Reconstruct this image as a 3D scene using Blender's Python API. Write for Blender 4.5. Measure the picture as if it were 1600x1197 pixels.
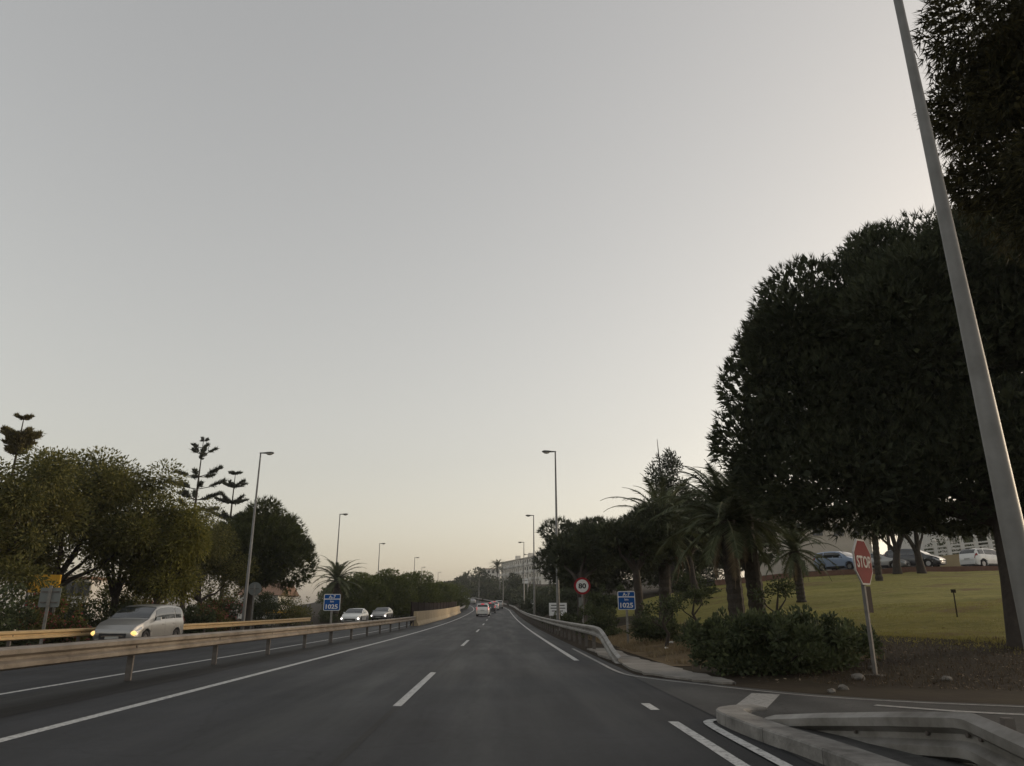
import bpy, bmesh, math, random
import numpy as np
from mathutils import Vector, Matrix

for o in list(bpy.data.objects):
    bpy.data.objects.remove(o)
SC = bpy.context.scene
COL = SC.collection
R = math.radians
PI = math.pi
random.seed(7)
RNG = np.random.default_rng(7)

# ------------------------------------------------------------------ camera
FPX, PITCH, YAW, EYE = 1139.0, R(17.4), R(0.96), 1.22
cam_d = bpy.data.cameras.new('camera')
cam_d.sensor_width = 36.0
cam_d.lens = 36.0 * FPX / 1600.0
cam_d.clip_start = 0.05
cam_d.clip_end = 9000
cam = bpy.data.objects.new('camera', cam_d)
cam.location = (0, 0, EYE)
cam.rotation_euler = (PI / 2 + PITCH, 0, -YAW)
COL.objects.link(cam)
SC.camera = cam

# ------------------------------------------------------------------ sky, sun, exposure
SUN_EL, SUN_AZ = R(7.5), R(68.0)          # azimuth measured from +Y towards +X
world = bpy.data.worlds.new('World')
SC.world = world
world.use_nodes = True
wn = world.node_tree
for n in list(wn.nodes):
    wn.nodes.remove(n)
w_out = wn.nodes.new('ShaderNodeOutputWorld')
w_bg = wn.nodes.new('ShaderNodeBackground')
w_sky = wn.nodes.new('ShaderNodeTexSky')
w_sky.sky_type = 'NISHITA'
w_sky.sun_disc = False
w_sky.sun_elevation = SUN_EL
w_sky.sun_rotation = SUN_AZ
w_sky.altitude = 40
w_sky.air_density = 1.0
w_sky.dust_density = 3.0
w_sky.ozone_density = 1.0
w_gm = wn.nodes.new('ShaderNodeGamma')
w_gm.inputs['Gamma'].default_value = 0.68
w_hs = wn.nodes.new('ShaderNodeHueSaturation')
w_hs.inputs['Saturation'].default_value = 0.46
w_wb = wn.nodes.new('ShaderNodeMix')
w_wb.data_type = 'RGBA'
w_wb.blend_type = 'MULTIPLY'
w_wb.inputs[0].default_value = 1.0
w_wb.inputs[7].default_value = (1.09, 1.0, 0.905, 1)
wn.links.new(w_sky.outputs['Color'], w_gm.inputs['Color'])
wn.links.new(w_gm.outputs['Color'], w_hs.inputs['Color'])
wn.links.new(w_hs.outputs['Color'], w_wb.inputs[6])
wn.links.new(w_wb.outputs[2], w_bg.inputs['Color'])
w_bg.inputs['Strength'].default_value = 0.15
wn.links.new(w_bg.outputs['Background'], w_out.inputs['Surface'])

sun_d = bpy.data.lights.new('sun', 'SUN')
sun_d.energy = 0.55
sun_d.angle = R(14)
sun_d.color = (1.0, 0.80, 0.55)
sun = bpy.data.objects.new('sun', sun_d)
sd = Vector((math.sin(SUN_AZ) * math.cos(SUN_EL), math.cos(SUN_AZ) * math.cos(SUN_EL), math.sin(SUN_EL)))
sun.rotation_euler = (-sd).to_track_quat('-Z', 'Y').to_euler()
sun.location = (60, 40, 60)
COL.objects.link(sun)

SC.view_settings.view_transform = 'Standard'
SC.view_settings.look = 'None'
SC.view_settings.gamma = 1.0
SC.view_settings.use_curve_mapping = False
SC.view_settings.exposure = 1.38
SC.render.engine = 'CYCLES'
SC.cycles.use_denoising = True
SC.cycles.max_bounces = 6
SC.cycles.transparent_max_bounces = 6

# ------------------------------------------------------------------ helpers
def tag(o, label=None, cat=None, group=None, kind=None):
    if label: o['label'] = label
    if cat: o['category'] = cat
    if group: o['group'] = group
    if kind: o['kind'] = kind
    return o

def empty(name, loc=(0, 0, 0), rz=0.0, label=None, cat=None, group=None):
    o = bpy.data.objects.new(name, None)
    o.empty_display_size = 0.2
    o.location = loc
    o.rotation_euler = (0, 0, rz)
    COL.objects.link(o)
    return tag(o, label, cat, group)

def mesh_obj(name, me, m=None, parent=None, smooth=False):
    o = bpy.data.objects.new(name, me)
    COL.objects.link(o)
    if m is not None and len(me.materials) == 0:
        me.materials.append(m)
    if parent is not None:
        o.parent = parent
    if smooth:
        me.polygons.foreach_set('use_smooth', [True] * len(me.polygons))
    return o

def np_mesh(name, V, F):
    """V (n,3), F (m,k) arrays -> mesh, all faces with k corners"""
    V = np.asarray(V, dtype=np.float32); F = np.asarray(F, dtype=np.int32)
    me = bpy.data.meshes.new(name)
    me.vertices.add(len(V)); me.vertices.foreach_set('co', V.ravel())
    k = F.shape[1]
    me.loops.add(F.size); me.loops.foreach_set('vertex_index', F.ravel())
    me.polygons.add(len(F))
    me.polygons.foreach_set('loop_start', np.arange(0, F.size, k, dtype=np.int32))
    me.polygons.foreach_set('loop_total', np.full(len(F), k, dtype=np.int32))
    me.update(calc_edges=True)
    return me

class MB:
    """collects shapes for one mesh"""
    def __init__(s): s.v = []; s.f = []
    def add(s, V, F):
        b = len(s.v)
        s.v += [tuple(p) for p in V]
        s.f += [tuple(i + b for i in f) for f in F]
        return s
    def box(s, x0, x1, y0, y1, z0, z1, M=None):
        V = [(x0,y0,z0),(x1,y0,z0),(x1,y1,z0),(x0,y1,z0),(x0,y0,z1),(x1,y0,z1),(x1,y1,z1),(x0,y1,z1)]
        if M is not None: V = [tuple(M @ Vector(p)) for p in V]
        return s.add(V, [(3,2,1,0),(4,5,6,7),(0,1,5,4),(1,2,6,5),(2,3,7,6),(3,0,4,7)])
    def tube(s, pts, rad, n=8, caps=True):
        pts = [Vector(p) for p in pts]
        if not hasattr(rad, '__len__'): rad = [rad] * len(pts)
        V = []; F = []
        up = Vector((0, 0, 1)); side = None
        for i, p in enumerate(pts):
            t = (pts[min(i+1, len(pts)-1)] - pts[max(i-1, 0)]).normalized()
            if side is None:
                side = t.cross(up if abs(t.z) < 0.95 else Vector((0, 1, 0))).normalized()
            else:
                side = (side - t * side.dot(t)).normalized()
            w = t.cross(side)
            for k in range(n):
                a = 2 * PI * k / n
                V.append(p + (side * math.cos(a) + w * math.sin(a)) * rad[i])
        for i in range(len(pts) - 1):
            for k in range(n):
                F.append((i*n+k, i*n+(k+1) % n, (i+1)*n+(k+1) % n, (i+1)*n+k))
        if caps:
            F.append(tuple(range(n-1, -1, -1))); F.append(tuple(range((len(pts)-1)*n, len(pts)*n)))
        return s.add(V, F)
    def prism(s, outline, y0, y1):
        """outline of (x,z) extruded along y"""
        n = len(outline)
        V = [(x, y0, z) for x, z in outline] + [(x, y1, z) for x, z in outline]
        F = [tuple(range(n)), tuple(range(2*n-1, n-1, -1))]
        F += [(k, k + n, (k+1) % n + n, (k+1) % n) for k in range(n)]
        return s.add(V, F)
    def sweep(s, path, prof, closed=True):
        """prof: list of (lateral, z) swept along path of (x, y, z[, scale]) ; lateral is to the right of travel"""
        P = [Vector(p[:3]) for p in path]; n = len(prof); V = []; F = []
        for i, p in enumerate(P):
            t = P[min(i+1, len(P)-1)] - P[max(i-1, 0)]; t.z = 0; t.normalize()
            r = Vector((t.y, -t.x, 0))
            for (a, z) in prof:
                V.append(p + r * a + Vector((0, 0, z)))
        for i in range(len(P) - 1):
            for k in range(n if closed else n - 1):
                F.append((i*n+k, i*n+(k+1) % n, (i+1)*n+(k+1) % n, (i+1)*n+k))
        if closed:
            F.append(tuple(range(n-1, -1, -1))); F.append(tuple(range((len(P)-1)*n, len(P)*n)))
        return s.add(V, F)
    def mesh(s, name):
        me = bpy.data.meshes.new(name)
        me.from_pydata([tuple(p) for p in s.v], [], s.f)
        bm = bmesh.new(); bm.from_mesh(me)
        bmesh.ops.recalc_face_normals(bm, faces=bm.faces)
        bm.to_mesh(me); bm.free()
        return me
    def build(s, name, m, parent=None, smooth=False):
        return mesh_obj(name, s.mesh(name), m, parent, smooth)

def shade_auto(o, ang=40):
    me = o.data
    bm = bmesh.new(); bm.from_mesh(me)
    for f in bm.faces: f.smooth = True
    for e in bm.edges:
        if len(e.link_faces) == 2 and e.calc_face_angle(0) > R(ang): e.smooth = False
    bm.to_mesh(me); bm.free()
    return o

def copy_tree(o, parent=None, label=None):
    c = o.copy(); COL.objects.link(c); c.parent = parent
    if label: c['label'] = label
    for ch in o.children:
        copy_tree(ch, c)
    return c

# pixel (of the 1600 x 1197 picture) -> viewing ray, used to plan where things stand
cp, sp_ = math.cos(PITCH), math.sin(PITCH)
def ray(px, py):
    u, v = px - 800.0, py - 598.5
    fw = FPX * cp + v * sp_; up = FPX * sp_ - v * cp
    x = u * math.cos(YAW) + fw * math.sin(YAW)
    y = -u * math.sin(YAW) + fw * math.cos(YAW)
    return Vector((x / y, 1.0, up / y))
def at(px, py, Y):
    d = ray(px, py)
    return Vector((d.x * Y, Y, EYE + d.z * Y))

# ------------------------------------------------------------------ lie of the land
def sstep(a, b, x):
    t = np.clip((np.asarray(x, dtype=float) - a) / (b - a), 0, 1)
    return t * t * (3 - 2 * t)
def zr(y):
    y = np.asarray(y, dtype=float)
    q = np.clip(y - 30, 0, 320)
    return 0.0001 * q * q + np.clip(y - 350, 0, 70) * 0.05
def cx(y):
    y = np.asarray(y, dtype=float)
    q = np.clip(y - 140, 0, 130)
    return -0.0009 * q * q - np.clip(y - 270, 0, None) * 0.234
def gz(x, y):
    x = np.asarray(x, dtype=float); y = np.asarray(y, dtype=float)
    rel = np.clip(x - cx(y) - 4.5, 0, None)
    rise = 4.4 * (1 - np.exp(-rel / 10.5)) * np.clip((y - 13) / 47.0, 0, 1) ** 0.8
    left = -0.15 * sstep(0, 8, -(x - cx(y)) - 8.0)
    corridor = -0.05 * sstep(0.0, 0.35, 2.9 - (x - cx(y)))
    bump = 0.05 * np.sin(x * 0.9 + 1.3 * np.sin(y * 0.31)) * np.sin(y * 0.7 + x * 0.21) * sstep(0, 3, rel) * sstep(13, 24, y)
    off_left = 1 - sstep(22, 70, -(x - cx(y)))
    return zr(y) * off_left + rise + left + corridor + bump
def G(x, y): return float(gz(x, y))
def on_ground(px, py):
    """march the pixel's ray to the land"""
    d = ray(px, py); Y = 4.0
    while Y < 600:
        p = Vector((d.x * Y, Y, EYE + d.z * Y))
        if p.z <= G(p.x, p.y): return p
        Y += 0.1
    return p

# ------------------------------------------------------------------ materials
def lin(r, g, b):
    f = lambda c: (c/255/12.92) if c/255 <= .04045 else ((c/255 + .055)/1.055) ** 2.4
    return (f(r), f(g), f(b), 1)
MATS = {}
def mat(name, base, rough=0.8, metal=0.0, noise=None, bump=None, spec=0.5, coat=0.0, emit=None, stretch=None):
    """noise=(scale, colour2, amount[, detail]) bump=(scale, strength)"""
    if name in MATS: return MATS[name]
    m = bpy.data.materials.new(name); m.use_nodes = True
    nt = m.node_tree; b = nt.nodes['Principled BSDF']
    base = tuple(base) if len(base) == 4 else tuple(base) + (1,)
    b.inputs['Base Color'].default_value = base
    b.inputs['Roughness'].default_value = rough
    b.inputs['Metallic'].default_value = metal
    b.inputs['Specular IOR Level'].default_value = spec
    b.inputs['Coat Weight'].default_value = coat
    tc = nt.nodes.new('ShaderNodeTexCoord')
    if noise:
        n = nt.nodes.new('ShaderNodeTexNoise'); n.inputs['Scale'].default_value = noise[0]
        n.inputs['Detail'].default_value = noise[3] if len(noise) > 3 else 6
        n.inputs['Roughness'].default_value = 0.65
        if stretch:
            mp_ = nt.nodes.new('ShaderNodeMapping'); mp_.inputs['Scale'].default_value = stretch
            nt.links.new(tc.outputs['Object'], mp_.inputs['Vector']); nt.links.new(mp_.outputs['Vector'], n.inputs['Vector'])
        else:
            nt.links.new(tc.outputs['Object'], n.inputs['Vector'])
        rp = nt.nodes.new('ShaderNodeMapRange')
        rp.inputs[1].default_value = 0.35; rp.inputs[2].default_value = 0.68
        rp.inputs[4].default_value = noise[2]
        nt.links.new(n.outputs['Fac'], rp.inputs[0])
        mx = nt.nodes.new('ShaderNodeMix'); mx.data_type = 'RGBA'
        mx.inputs[6].default_value = base
        c2 = tuple(noise[1]); mx.inputs[7].default_value = c2 if len(c2) == 4 else c2 + (1,)
        nt.links.new(rp.outputs[0], mx.inputs[0])
        nt.links.new(mx.outputs[2], b.inputs['Base Color'])
    if bump:
        n2 = nt.nodes.new('ShaderNodeTexNoise'); n2.inputs['Scale'].default_value = bump[0]
        n2.inputs['Detail'].default_value = 5
        nt.links.new(tc.outputs['Object'], n2.inputs['Vector'])
        bp = nt.nodes.new('ShaderNodeBump'); bp.inputs['Strength'].default_value = bump[1]
        bp.inputs['Distance'].default_value = 0.02
        nt.links.new(n2.outputs['Fac'], bp.inputs['Height'])
        nt.links.new(bp.outputs['Normal'], b.inputs['Normal'])
    if emit:
        b.inputs['Emission Color'].default_value = tuple(emit[0]) + (1,)
        b.inputs['Emission Strength'].default_value = emit[1]
    MATS[name] = m
    return m

def leafmat(name, c1, c2, c3=None, rough=0.75, trans=0.25, clump=0.7):
    """leaf colour differs from leaf to leaf and from bough to bough"""
    m = bpy.data.materials.new(name); m.use_nodes = True
    nt = m.node_tree; b = nt.nodes['Principled BSDF']; out = nt.nodes['Material Output']
    b.inputs['Roughness'].default_value = rough
    b.inputs['Specular IOR Level'].default_value = 0.25
    ge = nt.nodes.new('ShaderNodeNewGeometry')
    tc = nt.nodes.new('ShaderNodeTexCoord')
    n = nt.nodes.new('ShaderNodeTexNoise'); n.inputs['Scale'].default_value = clump
    n.inputs['Detail'].default_value = 3
    nt.links.new(tc.outputs['Object'], n.inputs['Vector'])
    rp = nt.nodes.new('ShaderNodeMapRange'); rp.inputs[1].default_value = 0.38; rp.inputs[2].default_value = 0.64
    nt.links.new(n.outputs['Fac'], rp.inputs[0])
    mx = nt.nodes.new('ShaderNodeMix'); mx.data_type = 'RGBA'
    mx.inputs[6].default_value = tuple(c1) + (1,); mx.inputs[7].default_value = tuple(c2) + (1,)
    nt.links.new(rp.outputs[0], mx.inputs[0])
    mx2 = nt.nodes.new('ShaderNodeMix'); mx2.data_type = 'RGBA'
    c3 = c3 or tuple(x * 1.5 for x in c2)
    mx2.inputs[7].default_value = tuple(c3) + (1,)
    pw = nt.nodes.new('ShaderNodeMath'); pw.operation = 'POWER'; pw.inputs[1].default_value = 2.5
    nt.links.new(ge.outputs['Random Per Island'], pw.inputs[0])
    nt.links.new(pw.outputs[0], mx2.inputs[0])
    nt.links.new(mx.outputs[2], mx2.inputs[6])
    nt.links.new(mx2.outputs[2], b.inputs['Base Color'])
    if trans > 0:
        tr = nt.nodes.new('ShaderNodeBsdfTranslucent')
        nt.links.new(mx2.outputs[2], tr.inputs['Color'])
        ms = nt.nodes.new('ShaderNodeMixShader'); ms.inputs[0].default_value = trans
        nt.links.new(b.outputs[0], ms.inputs[1]); nt.links.new(tr.outputs[0], ms.inputs[2])
        nt.links.new(ms.outputs[0], out.inputs['Surface'])
    MATS[name] = m
    return m

def asphalt(name, base, tint, streak=True):
    m = bpy.data.materials.new(name); m.use_nodes = True
    nt = m.node_tree; b = nt.nodes['Principled BSDF']
    L = nt.links.new
    tc = nt.nodes.new('ShaderNodeTexCoord')
    b.inputs['Specular IOR Level'].default_value = 0.13
    def noise(scale, detail, vec, rough=0.6):
        n = nt.nodes.new('ShaderNodeTexNoise'); n.inputs['Scale'].default_value = scale
        n.inputs['Detail'].default_value = detail; n.inputs['Roughness'].default_value = rough
        L(vec, n.inputs['Vector']); return n
    mp = nt.nodes.new('ShaderNodeMapping'); mp.inputs['Scale'].default_value = (1.0, 0.07, 1.0)
    L(tc.outputs['Object'], mp.inputs['Vector'])
    n1 = noise(1.1, 5, mp.outputs['Vector'])             # long streaks along the driving direction
    n2 = noise(0.35, 6, tc.outputs['Object'])            # blotches
    n3 = noise(150, 3, tc.outputs['Object'])             # aggregate
    n5 = noise(9, 6, tc.outputs['Object'], 0.75)
    def rng(src, a, bb, lo, hi):
        r = nt.nodes.new('ShaderNodeMapRange')
        r.inputs[1].default_value = a; r.inputs[2].default_value = bb
        r.inputs[3].default_value = lo; r.inputs[4].default_value = hi
        L(src, r.inputs[0]); return r.outputs[0]
    def mul(a, c):
        q = nt.nodes.new('ShaderNodeMath'); q.operation = 'MULTIPLY'; L(a, q.inputs[0]); L(c, q.inputs[1]); return q.outputs[0]
    f = mul(rng(n1.outputs['Fac'], .3, .7, .62, 1.45), rng(n2.outputs['Fac'], .3, .7, .66, 1.40))
    f = mul(f, rng(n3.outputs['Fac'], .3, .7, .72, 1.28))
    f = mul(f, rng(n5.outputs['Fac'], .3, .7, .78, 1.24))
    # tyre-polished tracks along the lanes
    sx_ = nt.nodes.new('ShaderNodeSeparateXYZ'); L(tc.outputs['Object'], sx_.inputs[0])
    ph = nt.nodes.new('ShaderNodeMath'); ph.operation = 'MULTIPLY_ADD'; ph.inputs[1].default_value = 2 * PI / 1.74; ph.inputs[2].default_value = 1.1; L(sx_.outputs[0], ph.inputs[0])
    co = nt.nodes.new('ShaderNodeMath'); co.operation = 'COSINE'; L(ph.outputs[0], co.inputs[0])
    f = mul(f, rng(co.outputs[0], -1, 1, .90, 1.12))
    # pale grit and old oil drips
    n6 = noise(38, 2, tc.outputs['Object'], .5)
    f = mul(f, rng(n6.outputs['Fac'], .70, .76, 1.0, 1.9))
    n7 = noise(2.6, 4, mp.outputs['Vector'])
    f = mul(f, rng(n7.outputs['Fac'], .60, .74, 1.0, .72))
    # fine wandering cracks
    vo = nt.nodes.new('ShaderNodeTexVoronoi'); vo.feature = 'DISTANCE_TO_EDGE'; vo.inputs['Scale'].default_value = 0.32
    wv = noise(1.5, 4, tc.outputs['Object'])
    ad = nt.nodes.new('ShaderNodeMix'); ad.data_type = 'RGBA'; ad.inputs[0].default_value = 0.35
    L(tc.outputs['Object'], ad.inputs[6]); L(wv.outputs['Color'], ad.inputs[7]); L(ad.outputs[2], vo.inputs['Vector'])
    f = mul(f, rng(vo.outputs['Distance'], 0.0, .006, .70, 1.0))
    mx = nt.nodes.new('ShaderNodeVectorMath'); mx.operation = 'SCALE'
    mx.inputs[0].default_value = base
    L(f, mx.inputs['Scale'])
    L(mx.outputs[0], b.inputs['Base Color'])
    L(rng(n1.outputs['Fac'], .3, .7, .50, .74), b.inputs['Roughness'])
    bp = nt.nodes.new('ShaderNodeBump'); bp.inputs['Strength'].default_value = 0.35; bp.inputs['Distance'].default_value = 0.006
    L(n3.outputs['Fac'], bp.inputs['Height']); L(bp.outputs['Normal'], b.inputs['Normal'])
    MATS[name] = m
    return m

M_road = asphalt('asphalt', (0.023, 0.0238, 0.027), None)
M_road2 = asphalt('asphalt_side', (0.046, 0.0455, 0.045), None)
M_shoulder = asphalt('asphalt_shoulder', (0.019, 0.0187, 0.019), None)

def paint_mat(name, col):
    """worn road paint: chips where the asphalt shows"""
    m = bpy.data.materials.new(name); m.use_nodes = True
    nt = m.node_tree; b = nt.nodes['Principled BSDF']; L = nt.links.new
    tc = nt.nodes.new('ShaderNodeTexCoord')
    n = nt.nodes.new('ShaderNodeTexNoise'); n.inputs['Scale'].default_value = 14; n.inputs['Detail'].default_value = 8
    n.inputs['Roughness'].default_value = 0.75
    L(tc.outputs['Object'], n.inputs['Vector'])
    rp = nt.nodes.new('ShaderNodeMapRange'); rp.inputs[1].default_value = .35; rp.inputs[2].default_value = .52
    L(n.outputs['Fac'], rp.inputs[0])
    mx = nt.nodes.new('ShaderNodeMix'); mx.data_type = 'RGBA'
    mx.inputs[6].default_value = (0.10, 0.10, 0.10, 1); mx.inputs[7].default_value = col + (1,)
    L(rp.outputs[0], mx.inputs[0]); L(mx.outputs[2], b.inputs['Base Color'])
    b.inputs['Roughness'].default_value = 0.7
    MATS[name] = m
    return m
M_paint = paint_mat('road_paint', (0.48, 0.48, 0.47))
M_paint_old = paint_mat('road_paint_old', (0.27, 0.265, 0.255))

M_soil = mat('soil', (0.021, 0.015, 0.0115), 0.95, noise=(0.5, (0.034, 0.027, 0.016), 1.0, 8), bump=(6, 0.6), spec=.1)
def lawn_material():
    m = bpy.data.materials.new('lawn'); m.use_nodes = True; nt = m.node_tree; b = nt.nodes['Principled BSDF']; L = nt.links.new
    tc = nt.nodes.new('ShaderNodeTexCoord')
    def nz(scale, st, det=6):
        mp = nt.nodes.new('ShaderNodeMapping'); mp.inputs['Scale'].default_value = st; L(tc.outputs['Object'], mp.inputs['Vector'])
        n = nt.nodes.new('ShaderNodeTexNoise'); n.inputs['Scale'].default_value = scale; n.inputs['Detail'].default_value = det; n.inputs['Roughness'].default_value = .7
        L(mp.outputs['Vector'], n.inputs['Vector'])
        r = nt.nodes.new('ShaderNodeMapRange'); r.inputs[1].default_value = .36; r.inputs[2].default_value = .64; L(n.outputs['Fac'], r.inputs[0]); return r.outputs[0]
    def mix(f, a, b_):
        q = nt.nodes.new('ShaderNodeMix'); q.data_type = 'RGBA'; L(f, q.inputs[0])
        for i, v in ((6, a), (7, b_)):
            if isinstance(v, tuple): q.inputs[i].default_value = v + (1,)
            else: L(v, q.inputs[i])
        return q.outputs[2]
    c1 = mix(nz(.5, (.35, 1.3, 1)), (.115, .118, .024), (.245, .215, .062))      # long swathes
    c2 = mix(nz(4.0, (1, 1, 1)), (.105, .105, .026), (.26, .225, .075))          # tufts
    c = mix(nz(.9, (.5, 1.2, 1), 3), c1, c2)
    f = nz(.16, (1, 1.6, 1), 4)
    r = nt.nodes.new('ShaderNodeMapRange'); r.inputs[1].default_value = .72; r.inputs[2].default_value = 1.0; r.inputs[4].default_value = .8; L(f, r.inputs[0])
    c = mix(r.outputs[0], c, (.13, .085, .045))                                  # worn bare places
    L(c, b.inputs['Base Color']); b.inputs['Roughness'].default_value = .95; b.inputs['Specular IOR Level'].default_value = .1
    n = nt.nodes.new('ShaderNodeTexNoise'); n.inputs['Scale'].default_value = 25; n.inputs['Detail'].default_value = 6; L(tc.outputs['Object'], n.inputs['Vector'])
    bp = nt.nodes.new('ShaderNodeBump'); bp.inputs['Strength'].default_value = .9; bp.inputs['Distance'].default_value = .04
    L(n.outputs['Fac'], bp.inputs['Height']); L(bp.outputs['Normal'], b.inputs['Normal'])
    return m
M_lawn = lawn_material()
M_dry = mat('dry_grass_ground', (0.085, 0.060, 0.034), 0.95, noise=(1.2, (0.15, 0.11, 0.062), 1.0, 8), bump=(10, 0.8), spec=.1)
M_conc = mat('concrete', (0.26, 0.25, 0.235), 0.9, noise=(2.4, (0.085, 0.08, 0.074), 1.0, 12), bump=(30, 0.5))
M_apron = mat('apron_concrete', (0.25, 0.235, 0.215), 0.92, noise=(0.9, (0.12, 0.112, 0.10), 1.0, 12), bump=(12, 1.0))
M_wallbeige = mat('beige_concrete', (0.44, 0.345, 0.22), 0.85, noise=(0.6, (0.33, 0.26, 0.17), 0.8, 9), bump=(18, 0.3))
M_screen = mat('dark_screen', (0.016, 0.011, 0.010), 0.95, noise=(1.5, (0.024, 0.016, 0.014), 0.8), spec=.08)
M_galv = mat('galvanised', (0.30, 0.29, 0.275), 0.55, metal=0.45, noise=(2.2, (0.13, 0.12, 0.105), 1.0, 12))
M_galv_warm = mat('galvanised_aged_warmlit', (0.29, 0.250, 0.205), 0.6, metal=0.3, noise=(1.6, (0.14, 0.112, 0.085), 1.0, 12))  # weathered steel, warm evening light put into its beige base
M_galv_yel = mat('galvanised_warmlit_yellow', (0.52, 0.37, 0.19), 0.6, metal=0.2, noise=(2.2, (0.40, 0.28, 0.14), 0.9, 9))  # yellow of the low warm light put into the steel colour
M_post = mat('post_steel', (0.16, 0.145, 0.135), 0.65, metal=0.4, noise=(6, (0.09, 0.075, 0.065), 0.9))
M_pole = mat('lamp_pole', (0.19, 0.187, 0.18), 0.5, metal=0.35, noise=(2.5, (0.125, 0.122, 0.115), 0.9, 8))
M_lamphead = mat('lamp_head', (0.12, 0.12, 0.115), 0.5, metal=0.3)
M_lens = mat('lamp_lens', (0.45, 0.43, 0.38), 0.2)
M_bark = mat('bark', (0.026, 0.020, 0.016), 0.95, noise=(5, (0.046, 0.036, 0.028), 1.0, 8), bump=(14, 1.0))
M_palmbark = mat('palm_bark', (0.055, 0.045, 0.036), 0.95, noise=(9, (0.025, 0.020, 0.017), 1.0, 6), bump=(18, 1.0))
M_signback = mat('sign_back', (0.17, 0.185, 0.18), 0.55, metal=0.3)
M_blue = mat('sign_blue', (0.008, 0.08, 0.30), 0.6, spec=.15)
M_white = mat('sign_white', (0.75, 0.75, 0.75), 0.45, noise=(6, (0.62, 0.62, 0.60), 0.8))
M_red = mat('sign_red', (0.28, 0.015, 0.022), 0.6, spec=.15)
M_stopred = mat('stop_red', (0.15, 0.009, 0.013), 0.8, noise=(4, (0.11, 0.008, 0.011), 0.9), spec=.12)
M_black = mat('sign_black', (0.012, 0.012, 0.014), 0.5)

M_pine = leafmat('pine_needles', (0.034, 0.043, 0.027), (0.056, 0.066, 0.036), (0.080, 0.088, 0.042), trans=0.15)
M_pine2 = leafmat('pine_needles_green', (0.030, 0.040, 0.018), (0.060, 0.074, 0.024), (0.095, 0.105, 0.030), trans=0.2)
M_pine3 = leafmat('pine_needles_bright', (0.045, 0.060, 0.018), (0.085, 0.105, 0.026), (0.12, 0.14, 0.032), trans=0.25, clump=.4)
M_decid = leafmat('leaves_olive', (0.052, 0.060, 0.022), (0.120, 0.118, 0.036), (0.205, 0.185, 0.055), trans=0.35, clump=0.6)
M_decid2 = leafmat('leaves_green', (0.070, 0.075, 0.022), (0.15, 0.145, 0.034), (0.25, 0.225, 0.050), trans=0.4, clump=0.6)
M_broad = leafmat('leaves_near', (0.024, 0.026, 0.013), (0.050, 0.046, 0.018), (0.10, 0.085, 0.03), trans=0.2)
M_shrub = leafmat('shrub_leaves', (0.035, 0.047, 0.024), (0.062, 0.078, 0.034), (0.10, 0.115, 0.05), trans=0.15, clump=1.5)
M_frond = leafmat('palm_frond', (0.050, 0.062, 0.032), (0.085, 0.098, 0.050), (0.12, 0.13, 0.07), trans=0.15, clump=1.0)
M_dryfrond = leafmat('palm_frond_dry', (0.10, 0.075, 0.045), (0.16, 0.12, 0.075), (0.2, 0.16, 0.10), trans=0.1, clump=1.0)
M_arau = leafmat('araucaria_needles', (0.028, 0.036, 0.026), (0.045, 0.055, 0.036), (0.06, 0.07, 0.045), trans=0.1)
M_brownconifer = leafmat('brown_conifer', (0.075, 0.062, 0.022), (0.12, 0.10, 0.032), (0.15, 0.13, 0.04), trans=0.15)
M_redflower = leafmat('oleander_flower', (0.25, 0.045, 0.045), (0.33, 0.075, 0.07), (0.42, 0.16, 0.14), trans=0.2)
M_whiteflower = leafmat('white_flower', (0.5, 0.45, 0.38), (0.6, 0.55, 0.48), (0.7, 0.66, 0.6), trans=0.2)
M_hazetree = leafmat('far_leaves', (0.040, 0.050, 0.032), (0.065, 0.078, 0.045), (0.09, 0.10, 0.055), trans=0.1, clump=0.25)
M_grassblade = leafmat('dry_blades', (0.13, 0.095, 0.05), (0.21, 0.16, 0.09), (0.28, 0.22, 0.13), trans=0.2, clump=1.0)
M_brownblade = leafmat('brown_blades', (0.036, 0.026, 0.017), (0.062, 0.045, 0.028), (0.095, 0.07, 0.043), trans=0.2, clump=1.0)
M_lawnblade = leafmat('lawn_blades', (0.14, 0.14, 0.026), (0.24, 0.21, 0.055), (0.30, 0.26, 0.08), trans=0.45, clump=0.3)

# ------------------------------------------------------------------ ground and roads
def grid_sheet(name, xs, ys, zfun, m, kind='structure', off=0.0, mask=None):
    X, Y = np.meshgrid(xs, ys)
    Z = zfun(X, Y) + off
    V = np.stack([X, Y, Z], -1).reshape(-1, 3)
    nx, ny = len(xs), len(ys)
    I = np.arange(nx * ny).reshape(ny, nx)
    F = np.stack([I[:-1, :-1], I[:-1, 1:], I[1:, 1:], I[1:, :-1]], -1).reshape(-1, 4)
    if mask is not None:
        C = V[F].mean(1)
        F = F[mask(C[:, 0], C[:, 1])]
        used = np.unique(F); mp = np.full(len(V), -1); mp[used] = np.arange(len(used))
        V = V[used]; F = mp[F]
    o = mesh_obj(name, np_mesh(name, V, F), m, smooth=True)
    return tag(o, kind=kind)

xs = np.concatenate([np.array([-1400, -1000, -600, -400, -300, -220, -160, -120]), np.arange(-90, -20, 3.0),
                     np.arange(-20, 20, 0.5), np.arange(20, 60, 1.0), np.arange(60, 121, 6.0),
                     np.array([160, 220, 300, 400, 600, 1000, 1400])])
ys = np.concatenate([np.array([-600, -300, -150, -80, -40]), np.arange(-20, 70, 0.5), np.arange(70, 300, 2.0),
                     np.arange(300, 520, 10.0), np.array([560, 650, 800, 1100, 1500])])
ground = grid_sheet('ground', xs, ys, gz, M_soil)

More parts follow.
